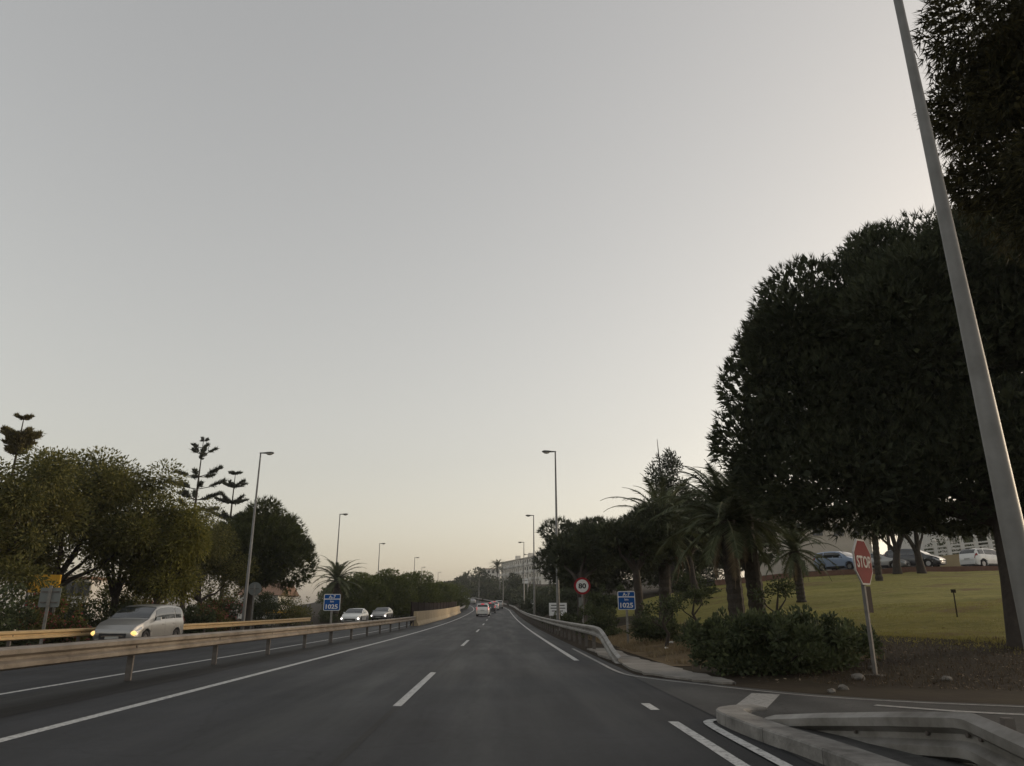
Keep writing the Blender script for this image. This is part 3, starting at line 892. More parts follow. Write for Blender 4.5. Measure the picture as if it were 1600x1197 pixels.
for (px, py, lb) in ((1050, 1006, 'scrap of white litter on the verge, higher of two'), (1041, 1015, 'flat white litter on the dry verge, lower of two')):
    b = on_ground(px, py)
    o = rock('litter', (b.x, b.y, G(b.x, b.y) + .05), (.09, .06, .03), M_white, lb, 'litter', 'litter on the verge')

# ------------------------------------------------------------------ vegetation
def rand_dirs(n, rng):
    d = rng.normal(size=(n, 3)); return d / np.linalg.norm(d, axis=1)[:, None]

def lumps_for(c, Rad, n, rng, rmin=.26, rmax=.42, flat_bottom=0.0, inner=0.25):
    """boughs: ellipsoid balls filling a crown"""
    out = []
    for i in range(n):
        for _ in range(30):
            d = rand_dirs(1, rng)[0]
            if d[2] > -1 + 2 * flat_bottom * 0.5 or rng.random() < .25: break
        if d[2] < -flat_bottom and flat_bottom > 0: d[2] *= .35
        f = rng.uniform(.45, .82) if rng.random() > inner else rng.uniform(.0, .45)
        r = rng.uniform(rmin, rmax)
        p = np.array(c) + d * np.array(Rad) * f
        out.append((p, r * np.array(Rad) * np.array([1, 1, .9])))
    return out

def crown_leaves(lumps, n, rng, size, width, shell=.35, updraft=.3, tuft=0, spread=.6, droop=0.0):
    """n leaves (or needle tufts of `tuft` needles) on the boughs; returns a triangle soup"""
    w = np.array([l[1][0] * l[1][2] for l in lumps]); w = w / w.sum()
    idx = rng.choice(len(lumps), n, p=w)
    C = np.array([l[0] for l in lumps])[idx]; RR = np.array([l[1] for l in lumps])[idx]
    d = rand_dirs(n, rng)
    rad = 1 - np.abs(rng.normal(size=n)) * shell
    rad = np.clip(rad, .1, 1.12)
    P = C + d * RR * rad[:, None]
    A = d + np.array([0, 0, updraft - droop]) + rng.normal(size=(n, 3)) * .35
    A /= np.linalg.norm(A, axis=1)[:, None]
    if tuft:
        P = np.repeat(P, tuft, 0); A = np.repeat(A, tuft, 0)
        A = A + rng.normal(size=A.shape) * spread
        A /= np.linalg.norm(A, axis=1)[:, None]
        n = len(P)
    sz = size * rng.uniform(.6, 1.35, n)
    S = np.cross(A, rand_dirs(n, rng)); S /= (np.linalg.norm(S, axis=1)[:, None] + 1e-9)
    if tuft:
        V = np.stack([P - S * width * .5, P + S * width * .5, P + A * sz[:, None]], 1).reshape(-1, 3)
        F = np.arange(n * 3).reshape(-1, 3)
    else:
        ww = (width * rng.uniform(.7, 1.3, n))[:, None]
        tip = P + A * sz[:, None]; mid = P + A * sz[:, None] * .45
        N = np.cross(A, S)
        V = np.stack([P, mid + S * ww * .5 + N * ww * .12, tip, mid - S * ww * .5 + N * ww * .12], 1).reshape(-1, 3)
        F = np.arange(n * 4).reshape(-1, 4)
    return V, F

def limbs(mb, base, fork, lumps, rng, r0, nl=9, wob=.3):
    base = Vector(base); fork = Vector(fork)
    mid = (base + fork) / 2 + Vector((rng.uniform(-wob, wob) * .4, rng.uniform(-wob, wob) * .4, 0))
    mb.tube([base - Vector((0, 0, .3)), base + Vector((0, 0, .15)), mid, fork], [r0 * 1.45, r0 * 1.12, r0 * .9, r0 * .78], 10)
    pick = sorted(range(len(lumps)), key=lambda i: -lumps[i][1][0])[:nl]
    for i in pick:
        t = Vector(lumps[i][0]); m1 = fork.lerp(t, .5) + Vector((rng.uniform(-wob, wob), rng.uniform(-wob, wob), -.08 * (t - fork).length))
        mb.tube([fork - Vector((0, 0, .2)), fork.lerp(m1, .5), m1, t], [r0 * .55, r0 * .42, r0 * .3, r0 * .1], 6, caps=False)

def tree(name, label, base, crown_c, crown_r, m_leaf, n, size, width, seed, trunk_r=.2, nl=26, tuft=0, group=None, fork=None,
         shell=.35, updraft=.3, flat=0.0, rmin=.26, rmax=.42, cat='tree', spread=.6, droop=0.0, extra=None, inner=.25, trunks=1, fill=None, fsize=None):
    rng = np.random.default_rng(seed)
    b = Vector(base)
    root = empty(name, b, 0, label, cat, group)
    c = Vector(crown_c) - b
    if n < 60000 and seed != 22: n = int(n * .84)
    L = lumps_for(tuple(c), crown_r, nl, rng, rmin, rmax, flat, inner)
    if extra: L += [(np.array(p) - np.array(b), np.array(r)) for p, r in extra]
    V, F = crown_leaves(L, n, rng, size, width, shell, updraft, tuft, spread, droop)
    if tuft:      # broad inner leaf cards, added to block light through the crown
        nf_ = fill if fill is not None else n // 3
        Li = [(p, r * .84) for p, r in L]
        V2, F2 = crown_leaves(Li, nf_, rng, *((size * 1.25, size * .75) if fsize is None else (fsize, fsize * .55)), .25, 0.3)
        F2 = np.concatenate([F2[:, [0, 1, 2]], F2[:, [0, 2, 3]]]) + len(V)
        V = np.concatenate([V, V2]); F = np.concatenate([F, F2])
    mesh_obj('crown', np_mesh('crown', V, F), m_leaf, root)
    mb = MB()
    fk = Vector(fork) - b if fork is not None else Vector((c.x * .5, c.y * .5, max(.5, c.z - crown_r[2] * .75)))
    for k in range(trunks):
        off = Vector((0, 0, 0)) if k == 0 else Vector((rng.uniform(-.5, .5), rng.uniform(-.5, .5), 0))
        limbs(mb, off, fk + off * 1.5, L, rng, trunk_r, nl=min(10, len(L)))
    shade_auto(mb.build('trunk', M_bark, root), 60)
    return root

# -- the great umbrella pine on the right
pb = on_ground(1604, 1012)
fkp = at(1566, 805, 19.4)
tree('umbrella_pine', 'huge dark rounded umbrella pine filling the right side of the picture', (pb.x, pb.y, G(pb.x, pb.y)), (13.9, 21.5, 9.0), (6.1, 5.4, 5.4),
     M_pine, 62000, .23, .038, 21, trunk_r=.34, nl=64, tuft=6, fork=tuple(fkp), shell=.16, updraft=.8, rmin=.19, rmax=.28, spread=.40, fill=40000, fsize=.30,
     extra=[((10.4, 21, 5.0), (3.0, 2.8, 1.8)), ((9.2, 21.5, 5.2), (2.2, 2.2, 1.7)), ((11.5, 21, 6.4), (2.6, 2.4, 2.2)), ((12.5, 20.5, 4.6), (2.8, 2.4, 1.4)), ((13.8, 20.5, 5.2), (4.2, 3.2, 2.0)), ((8.7, 22, 5.6), (1.7, 2.2, 1.7)), ((16, 20, 5.4), (2.8, 2.6, 2.0)), ((13.9, 21.5, 9.0), (4.8, 4.4, 4.5)),
            ((9.6, 21.5, 7.2), (2.0, 2.2, 2.2)), (tuple(at(1262, 480, 21.5)), (1.7, 1.8, 1.6)), (tuple(at(1215, 530, 21.5)), (1.1, 1.5, 1.3)), (tuple(at(1178, 605, 21.5)), (1.05, 1.3, 1.2)), (tuple(at(1165, 690, 21.5)), (1.1, 1.3, 1.2)), ((16, 21, 11.2), (3.5, 3, 2.8))])
# -- broad-leaved tree close by on the right, its crown cut by the frame
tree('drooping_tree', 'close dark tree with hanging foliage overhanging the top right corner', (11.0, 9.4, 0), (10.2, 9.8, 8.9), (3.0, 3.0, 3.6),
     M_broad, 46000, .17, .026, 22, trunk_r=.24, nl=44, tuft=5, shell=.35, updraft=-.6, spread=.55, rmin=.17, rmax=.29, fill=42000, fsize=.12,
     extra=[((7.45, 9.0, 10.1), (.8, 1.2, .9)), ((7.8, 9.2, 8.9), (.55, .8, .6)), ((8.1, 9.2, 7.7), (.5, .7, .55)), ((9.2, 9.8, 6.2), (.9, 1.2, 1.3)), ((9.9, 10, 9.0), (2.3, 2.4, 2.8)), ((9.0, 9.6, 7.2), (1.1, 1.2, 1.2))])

# -- right background trees
tree('umbrella_pine', 'round dark pine behind the speed limit sign', (8.6, 74, G(8.6, 74)), (9.3, 76, 6.9), (6.4, 6, 4.4),
     M_pine, 14000, .42, .07, 23, trunk_r=.34, nl=34, tuft=7, shell=.2, updraft=.8, spread=.42, rmin=.24, rmax=.36, extra=[((9.3, 76, 6.6), (5.2, 5, 3.6))])
tree('umbrella_pine', 'dark pine crown between the round pine and the palms', (16.0, 68, G(16, 68)), (15.8, 70, 8.0), (6.0, 5.5, 4.0),
     M_pine, 13000, .42, .07, 24, trunk_r=.4, nl=30, tuft=7, shell=.25, updraft=.8, spread=.42, extra=[((15.8, 70, 7.4), (5, 4.6, 3.4))])
tree('umbrella_pine', 'low dark pine crown behind the two thick palm trunks', (19.5, 62, G(19.5, 62)), (19, 63, 8.0), (5.5, 5, 4.0),
     M_pine, 10000, .40, .07, 25, trunk_r=.32, nl=26, tuft=7, shell=.25, updraft=.7, spread=.42)
tree('slender_conifer', 'tall thin brownish conifer with a bare leading shoot above the palms', (15.2, 66, G(15.2, 66)), (15.2, 66, 11.2), (2.5, 2.4, 4.4),
     M_brownconifer if False else M_arau, 9000, .30, .10, 26, trunk_r=.18, nl=24, shell=.5, updraft=.5, rmin=.2, rmax=.34, fork=(15.2, 66, 8),
     extra=[((14.6, 66, 14.6), (.35, .35, .5)), ((15.6, 66, 15.0), (.45, .45, .5)), ((16.1, 66, 14.0), (.7, .7, .9))])
MB().tube([(15.0, 66, 10), (14.7, 66, 14), (14.6, 66, 16.5)], [.12, .07, .02], 6).build('leader', M_bark, bpy.data.objects['slender_conifer']).location = -bpy.data.objects['slender_conifer'].location
tree('shade_tree', 'dark thick-trunked tree standing behind the right kilometre sign', (6.6, 36.0, G(6.6, 36)), (6.9, 37, 4.6), (2.6, 2.6, 1.7),
     M_pine, 6000, .24, .045, 27, trunk_r=.22, nl=20, tuft=6, shell=.3, updraft=.6, spread=.45, fork=(6.6, 36.2, 3.2))
tree('shade_tree', 'dark tree with a thick trunk right behind the speed limit sign', (4.7, 44.0, G(4.7, 44)), (5.4, 46, 4.6), (2.7, 2.6, 1.9),
     M_pine, 6000, .26, .05, 28, trunk_r=.25, nl=20, tuft=6, shell=.3, updraft=.6, spread=.45, fork=(4.7, 44.2, 3.0))
tree('shade_tree', 'distant small dark tree on the lawn left of the palm trunks', (12.1, 46, G(12.1, 46)), (11.6, 47, 6.2), (3.2, 3, 2.0),
     M_pine, 6000, .28, .05, 29, trunk_r=.22, nl=20, tuft=6, shell=.3, updraft=.6, spread=.45)
# forked trees by the parked cars
for (px, lb, sd_) in ((1402, 'forked tree in front of the parked cars, left of the pair', 31), (1440, 'forked tree in front of the parked cars, right of the pair', 32)):
    p = on_ground(px, 897); p = at(px, 893, 57); z = G(p.x, p.y)
    tree('forked_tree', lb, (p.x, p.y, z), (p.x + .3, p.y + .5, z + 4.6), (2.9, 2.6, 1.9), M_pine, 7000, .26, .05, sd_, trunk_r=.30, nl=20, tuft=6,
         shell=.3, updraft=.3, spread=.5, fork=(p.x + (.2 if px < 1420 else -.1), p.y, z + 1.7), group='forked trees by the parked cars')
p = at(1528, 832, 84)
tree('round_shrub_tree', 'dark round-headed shrub tree above the balustrade', (p.x, p.y, G(p.x, p.y)), (p.x, p.y, p.z + .3), (2.1, 2, 1.8), M_pine, 4000, .25, .06, 33, trunk_r=.12, nl=14, tuft=5)
for k, (px, Y, zz, rr, lb) in enumerate(((1250, 92, 13.5, 4.5, 'background tree behind the beige building, left of its roof'),
                                 (1390, 95, 15.0, 5.5, 'background tree behind the beige building, right of its roof'),
                                 (1130, 95, 9.0, 4.6, 'background tree far behind the palm trunks'))):
    p = at(px, 850, Y)
    tree('background_tree', lb, (p.x, p.y, G(p.x, p.y)), (p.x, p.y, zz), (rr, rr * .9, rr * .75), M_pine, 6000, .4, .12, 34 + k, trunk_r=.25, nl=22, tuft=5)

# -- left trees
def ltree(px, py_top, Y, rx, rz, m, seed, lb, n=44000, size=.17, width=.075, name='broadleaf_tree', **kw):
    top = at(px, py_top, Y); x = top.x; z = top.z - rz
    return tree(name, lb, (x, Y, G(x, Y)), (x, Y + .5, z), (rx, rx * .85, rz), m, n, size, width, seed, **kw)
ltree(15, 662, 33, 4.2, 3.9, M_decid, 41, 'olive-green tree cut by the left edge of the picture', extra=[(at(48, 902, 31), (.75, .5, .5)), (at(80, 922, 31), (.5, .4, .35)), (at(20, 900, 31), (.9, .6, .8))], trunk_r=.22, nl=30, shell=.5, droop=.5, rmin=.2, rmax=.34)
ltree(118, 684, 36, 4.6, 4.1, M_decid, 42, 'wide olive-brown tree behind the minivan', n=52000, trunk_r=.25, nl=34, shell=.5, droop=.5, rmin=.2, rmax=.34)
ltree(212, 706, 38, 4.0, 4.2, M_decid, 43, 'drooping olive tree right of the wide one behind the minivan', n=42000, trunk_r=.22, nl=30, shell=.5, droop=.6, rmin=.2, rmax=.34)
ltree(265, 772, 37, 2.4, 2.9, M_decid2, 44, 'brighter yellow-green drooping tree beside the tall left lamp', n=32000, trunk_r=.15, nl=24, shell=.5, droop=.8)
ltree(330, 774, 52, 3.8, 4.0, M_decid, 45, 'dull olive tree between the yellow-green tree and the left pine', n=34000, trunk_r=.2, nl=26, shell=.5, droop=.3)
ltree(405, 786, 58, 3.9, 3.6, M_pine2, 46, 'dark rounded pine to the right of the tall left lamp', n=17000, size=.34, width=.05, tuft=7, shell=.25, updraft=.6, spread=.42,
      trunk_r=.34, nl=34, name='umbrella_pine', extra=[(at(455, 880, 58), (2.0, 2, 2.1)), (at(360, 860, 58), (2.2, 2, 2.4)), (at(420, 850, 58), (3, 2.6, 2.8))])
for k, (px, py, Y, rx, rz) in enumerate(((560, 892, 96, 4.2, 3.4), (602, 884, 104, 5.0, 3.6), (640, 890, 118, 5.6, 3.8), (672, 899, 135, 5.6, 4.0), (700, 908, 158, 5.4, 4.6))):
    ltree(px, py, Y, rx, rz, M_pine3, 47 + k, ['flat-topped pine next to the left palm', 'flat-topped brightest green pine behind the white oncoming car', 'broad flat-topped pine in the middle of the hedge of pines',
          'flat-topped pine towards the right of the hedge of pines', 'last flat-topped pine at the right end of the hedge'][k], n=12500, size=.27, width=.08, tuft=6, shell=.2, updraft=.6,
          spread=.45, name='umbrella_pine', group='flat-topped pines along the left verge', trunk_r=.25, nl=26, extra=[((at(px, py, Y).x, Y, 3.0 + float(zr(Y))), (rx * .95, rx * .7, 2.4)), ((at(px, py, Y).x, Y, 1.4 + float(zr(Y))), (rx * .9, rx * .6, 1.6))])

# araucarias
def araucaria(name, label, px, py_top, Y, tiers, m, seed, wid, dense=1.0, sparse=False, bare=.35):
    rng = np.random.default_rng(seed)
    top = at(px, py_top, Y); x = top.x; z0 = G(x, Y); H = top.z - z0
    root = empty(name, (x, Y, z0), 0, label, 'tree')
    mb = MB().tube([(0, 0, -.2), (0, 0, H * .5), (0, 0, H)], [.28, .16, .03], 8)
    VV = []; FF = []; nb = 0
    for (f, ln) in tiers:
        zt = H * f; nbr = 6 if not sparse else 5
        a0 = rng.uniform(0, 6)
        for k in range(nbr):
            if sparse and rng.random() < .30: continue
            a = a0 + 2 * PI * k / nbr + rng.uniform(-.25, .25)
            l = ln * rng.uniform(.75, 1.2); rise = l * (rng.uniform(.05, .62) if sparse else rng.uniform(.22, .42))
            d = np.array([math.cos(a), math.sin(a), 0])
            pt = lambda t: np.array([0, 0, zt]) + d * l * t + np.array([0, 0, rise * t ** 1.6])
            mb.tube([tuple(pt(t)) for t in (0, .4, .75, 1)], [.05, .04, .03, .012], 5, caps=False)
            npt = int(90 * dense * max(.5, l))
            ts = rng.uniform(bare, 1.0, npt)
            P = np.array([pt(t) for t in ts]) + rng.normal(size=(npt, 3)) * np.array([.10, .10, .05]) * (.5 + l * .25)
            A = rng.normal(size=(npt, 3)) * .5 + np.array([0, 0, .75]) + d * .5
            A /= np.linalg.norm(A, axis=1)[:, None]
            S = np.cross(A, rand_dirs(npt, rng)); S /= np.linalg.norm(S, axis=1)[:, None]
            L_ = .38 * rng.uniform(.6, 1.2, npt) * min(1.0, .5 + l * .3)
            V = np.stack([P - S * .05, P + S * .05, P + A * L_[:, None]], 1).reshape(-1, 3)
            VV.append(V); FF.append(np.arange(npt * 3).reshape(-1, 3) + nb); nb += npt * 3
    mb.build('trunk', M_bark, root)
    mesh_obj('crown', np_mesh('crown', np.concatenate(VV), np.concatenate(FF)), m, root)
    return root
araucaria('araucaria', 'tall gappy araucaria with tufted upswept branches, left of the pair', 318, 688, 75,
          [(.995, .45), (.955, 1.0), (.92, 1.2), (.86, 1.9), (.79, 2.3), (.72, 2.6), (.66, 2.2), (.60, 2.4)], M_arau, 61, 3, dense=1.1, sparse=True, bare=.5)
araucaria('araucaria', 'neat three-tiered araucaria, shorter one of the pair', 368, 739, 78,
          [(.99, .6), (.90, 1.25), (.79, 1.75), (.68, 1.9)], M_arau, 62, 3, dense=1.6, bare=.12)
araucaria('araucaria', 'bushy brown-topped araucaria rising above the left edge trees', 38, 650, 58,
          [(.985, .6), (.90, 1.3), (.88, 1.5), (.865, 1.3), (.85, 1.0), (.83, .8), (.81, .7)], M_brownconifer, 63, 3, dense=2.6, bare=.1)

# palms: each frond a part of its own, six shared shapes
def frond_mesh(seed, L, curl, lift, leaf=.42):
    rng = random.Random(seed); mb = MB()
    pts = []; ang = lift; p = Vector((0, 0, 0)); n = 12
    for i in range(n + 1):
        pts.append(p.copy())
        p = p + Vector((math.cos(ang), 0, math.sin(ang))) * (L / n)
        ang -= curl / n * (0.4 + 1.2 * i / n)
    mb.tube(pts, [.032 * (1 - .85 * i / n) + .004 for i in range(n + 1)], 4, caps=False)
    for i in range(1, 46):
        t = i / 46; f = t * n; k = min(int(f), n - 1); q = pts[k].lerp(pts[k+1], f - k)
        tg = (pts[k+1] - pts[k]).normalized(); up = Vector((-tg.z, 0, tg.x))
        ll = leaf * (math.sin(PI * min(1, t * 1.05 + .10)) ** .5) * rng.uniform(.85, 1.15)
        for s in (-1, 1):
            d = (tg * .75 + Vector((0, s, 0)) * .8 + up * rng.uniform(-.05, .30)).normalized()
            tip = q + d * ll + Vector((0, 0, -.22 * ll))
            mb.add([q - tg * .034, q + tg * .034, tip], [(0, 1, 2)])
    me = bpy.data.meshes.new('frond'); me.from_pydata([tuple(v) for v in mb.v], [], mb.f)
    return me
FR = [frond_mesh(1, 2.6, 1.3, 1.25), frond_mesh(2, 2.9, 1.5, .95), frond_mesh(3, 3.0, 1.6, .65), frond_mesh(4, 3.0, 1.6, .35), frond_mesh(5, 2.8, 1.3, .0), frond_mesh(6, 2.4, .9, -.5)]
FRD = [m.copy() for m in FR[4:]]
def palm(label, x, y, H, s, trunk_r, seed, n=44, dead=6, group='feather palms'):
    rng = random.Random(seed); z0 = G(x, y)
    root = empty('palm_tree', (x, y, z0), 0, label, 'palm', group)
    mb = MB(); pts = []; rad = []
    N = 26
    lx_, ly_ = rng.uniform(-.25, .25), rng.uniform(-.2, .2)
    for i in range(N + 1):
        t = i / N
        pts.append((lx_ * t * t, ly_ * t * t, -.25 + (H + .25) * t))
        rad.append(trunk_r * (1.25 - .3 * t if t < .15 else 1.05 - .05 * t) * (1 + (.06 if i % 2 else -.05)) * (1.25 if t > .9 else 1))
    mb.tube(pts, rad, 12); mb.build('trunk', M_palmbark, root)
    top = Vector((lx_, ly_, H))
    g = 2.39996
    for i in range(n):
        f = i / (n - 1); k = min(5, int(f * 6))
        o = mesh_obj('frond', FR[k], M_frond, root)
        o.location = top + Vector((math.cos(i * g), math.sin(i * g), 0)) * trunk_r * .5 * f + Vector((0, 0, .25 * (1 - f)))
        o.rotation_euler = (rng.uniform(-.15, .15), rng.uniform(-.12, .12), i * g + rng.uniform(-.2, .2))
        q = s * rng.uniform(.85, 1.12); o.scale = (q, q, q)
    for i in range(dead):
        o = mesh_obj('dry_frond', FRD[i % 2], M_dryfrond, root)
        o.location = top + Vector((0, 0, -.25))
        o.rotation_euler = (rng.uniform(-.2, .2), .7 + rng.uniform(0, .3), rng.uniform(0, 6.28))
        q = s * rng.uniform(.6, .85); o.scale = (q, q, q)
    return root
def palm_at(label, px, py_base, Y, py_crown, s, tr, seed, **kw):
    p = at(px, py_base, Y); x = p.x; z = G(x, Y)
    top = EYE + ray(px, py_crown).z * Y
    return palm(label, x, Y, top - z, s, tr, seed, **kw)
palm_at('thick-trunked palm, left one of the two side by side on the lawn', 1152, 962, 26, 814, 1.15, .27, 71)
palm_at('thick-trunked palm, right one of the two side by side on the lawn', 1185, 962, 26.6, 806, .95, .28, 72)
palm_at('slim palm standing alone on the lawn left of the stop sign', 1254, 953, 37, 862, .85, .20, 73)
palm_at('shaggy palm with arching fronds behind the right kilometre sign', 1040, 950, 38, 826, 1.25, .30, 74)
palm_at('palm on the left beside the blue kilometre sign and the second lamp', 524, 955, 84, 908, 1.25, .35, 75)
palm_at('tiny far palm left of the white apartment block', 777, 930, 330, 886, 1.75, .16, 76, n=44, dead=0)
palm_at('tiny far palm on the hill left of the highest far tree', 727, 935, 330, 905, 1.6, .16, 77, n=40, dead=0)
palm_at('palm behind the forked trees near the parked cars', 1372, 893, 50, 815, .9, .2, 78, n=30, dead=3)

# far trees on the hill
fars = [(700, 905, 230, 8, 7), (716, 902, 300, 7, 6), (741, 888, 290, 9, 10), (752, 886, 300, 8, 10), (728, 908, 270, 8, 7), (765, 905, 260, 8, 8), (775, 900, 280, 8, 8), (790, 905, 255, 9, 8), (803, 890, 240, 5, 9), (810, 893, 235, 4.5, 9), (797, 918, 215, 7, 6), (825, 912, 200, 7, 6),
        (838, 915, 170, 7, 6), (855, 910, 150, 7, 6), (770, 925, 235, 7, 5), (745, 920, 260, 8, 6), (812, 930, 185, 5, 4)]
nm = ['leftmost far tree where the road leaves view', 'far tree beside the small far palm', 'highest far tree on the hill, left half', 'highest far tree on the hill, right half',
      'far tree just below the small far palm', 'far tree right of the highest one', 'far tree below the tiny palm by the apartment block', 'far tree at the left foot of the apartment block',
      'pointed far tree in front of the apartment block, left one', 'pointed far tree in front of the apartment block, right one', 'low far tree above the distant cars', 'far tree below the right end of the apartment block',
      'far tree at the left edge of the round dark pine', 'far tree hidden behind the round dark pine', 'low far tree behind the far lamps', 'low far tree above the uphill traffic', 'low dark far tree at the end of the right guardrail']
for k, (px, py, Y, rx, rz) in enumerate(fars):
    top = at(px, py, Y); x = top.x; z = max(top.z - rz, G(x, Y) + rz * .5)
    rx *= .62
    tree('hill_tree', nm[k], (x, Y, G(x, Y)), (x, Y, top.z - rz * .6), (rx, rx * .8, rz * .6), M_hazetree, 3200, .7, .40, 100 + k, trunk_r=.25, nl=18, shell=.35, group='far trees on the hill',
         extra=[((x, Y, (G(x, Y) + top.z - rz) / 2 + .5), (rx * .9, rx * .8, max(1.5, (top.z - rz - G(x, Y)) * .7)))])

# shrubs
def shrub(name, label, c, rad, n, m, seed, size=.09, width=.045, nl=14, flower=None, group=None, cat='shrub', sprigs=10):
    rng = np.random.default_rng(seed); z0 = G(c[0], c[1])
    root = empty(name, (c[0], c[1], z0), 0, label, cat, group)
    n = int(n * .8)
    L = lumps_for((0, 0, rad[2] * .55), rad, nl, rng, .3, .5)
    L = [(np.array([p[0], p[1], max(p[2], .15)]), r) for p, r in L]
    for k in range(sprigs):            # shoots standing out of the mass
        a_ = rng.uniform(0, 2 * PI); q = rng.uniform(.3, 1.0)
        L.append((np.array([math.cos(a_) * rad[0] * q, math.sin(a_) * rad[1] * q, rad[2] * (.55 + .95 * math.sqrt(max(0, 1.1 - q * q))) + rng.uniform(-.05, .14)]), np.array([.13, .13, .22]) * rng.uniform(.7, 1.5)))
    V, F = crown_leaves(L, n, rng, size, width, .55, .5)
    V[:, 2] = np.maximum(V[:, 2], -.12)
    mesh_obj('foliage', np_mesh('foliage', V, F), m, root)
    mb = MB()
    for k in range(9):
        p = L[k % len(L)][0]
        mb.tube([(p[0] * .2, p[1] * .2, -.1), (p[0] * .5, p[1] * .5, p[2] * .5), tuple(p)], [.03, .022, .008], 5, caps=False)
    mb.build('stem', M_bark, root)
    if flower:
        V, F = crown_leaves(L, flower[1], rng, flower[2], flower[2], .12, .4)
        mesh_obj('blossom', np_mesh('blossom', V, F), flower[0], root)
    return root
shrub('leafy_shrub', 'big dark leafy shrub mass left of the stop sign', (5.55, 15.6), (1.75, 1.25, .60), 24000, M_shrub, 81, .10, .05, 22, sprigs=46)
shrub('leafy_shrub', 'dark leafy shrub against the stop sign post, right end of the mass', (6.9, 16.2), (.95, .9, .48), 10000, M_shrub, 82, .10, .05, 14, sprigs=26)
shrub('leafy_shrub', 'dark shrub left end of the mass, beside the concrete apron', (4.75, 16.2), (.85, .85, .5), 9000, M_shrub, 83, .10, .05, 12)
shrub('verge_bush', 'loose bush right behind the blue kilometre sign post', (5.9, 27.5), (1.2, 1.0, .42), 6000, M_shrub, 84, .11, .05, 12)
shrub('verge_bush', 'low dark bush behind the end of the right guardrail', (4.7, 36), (1.2, 1.6, .8), 7000, M_shrub, 85, .12, .06, 12)
shrub('verge_bush', 'bush on the verge between the kilometre sign and the big shrub', (6.2, 22.5), (1.1, .9, .36), 6000, M_shrub, 86, .10, .05, 12)
shrub('verge_bush', 'dark bush under the white notice board', (4.4, 55), (1.6, 2.2, .55), 6000, M_shrub, 87, .14, .07, 12)
hb = [(6.5, 66, 2.4, 1.3), (9, 84, 3, 1.6), (5.2, 92, 2.2, 1.5), (10, 100, 3.4, 2.2), (5.0, 112, 2.4, 1.8), (12, 118, 3.6, 2.6), (6, 130, 3, 2.2), (13, 52, 2.2, 1.0), (5.5, 148, 3, 2.6), (18, 78, 3, 1.6), (24, 84, 3.4, 1.8), (8.5, 58, 1.8, 1.0)]
hn = ['left of the white notice board', 'on the slope behind the round pine, nearest', 'beside the right guardrail past the notice board', 'on the slope behind the round pine, broad', 'beside the right guardrail near the third lamp', 'high on the slope behind the third lamp',
      'beside the right guardrail near the fourth lamp', 'in the shade left of the palm trunks', 'at the far end of the right guardrail', 'in deep shade behind the palm crowns, left', 'in deep shade behind the palm crowns, right', 'in shade right of the white notice board']
for k, (x, y, r_x, r_z) in enumerate(hb):
    shrub('hillside_bush', 'dark bush ' + hn[k], (x + float(cx(y)), y), (r_x, r_x * .8, r_z), 5000, M_shrub if k % 2 else M_hazetree, 260 + k, .2, .11, 12)
def sapling(label, px, py, Y, h, seed):
    rng = np.random.default_rng(seed); p = at(px, py, Y); z = G(p.x, Y)
    root = empty('sapling', (p.x, Y, z), 0, label, 'sapling')
    mb = MB()
    mb.tube([(0, 0, -.1), (.12, 0, h * .3), (-.05, 0, h * .55), (.1, .05, h)], [.07, .055, .045, .015], 6)
    mb.tube([(-.02, 0, h * .5), (.3, .1, h * .75), (.35, .1, h * .95)], [.035, .02, .01], 5, caps=False)
    mb.tube([(.05, 0, h * .4), (-.35, 0, h * .6), (-.5, .1, h * .85)], [.03, .02, .01], 5, caps=False)
    mb.build('trunk', M_bark, root)
    L = [(np.array([.1, 0, h]), np.array([.45, .45, .35])), (np.array([.35, .1, h * .95]), np.array([.35, .35, .25])), (np.array([-.5, .1, h * .85]), np.array([.35, .35, .3]))]
    V, F = crown_leaves(L, 700, rng, .10, .06, .6, .2)
    mesh_obj('crown', np_mesh('crown', V, F), M_shrub, root)
sapling('thin crooked sapling just right of the two thick palm trunks', 1217, 958, 24, 1.5, 91)
sapling('crooked little tree on the verge between kilometre sign and palms', 1085, 968, 27, 1.4, 92)
sapling('small leaning sapling behind the kilometre sign to its right', 1038, 975, 25, 1.3, 93)

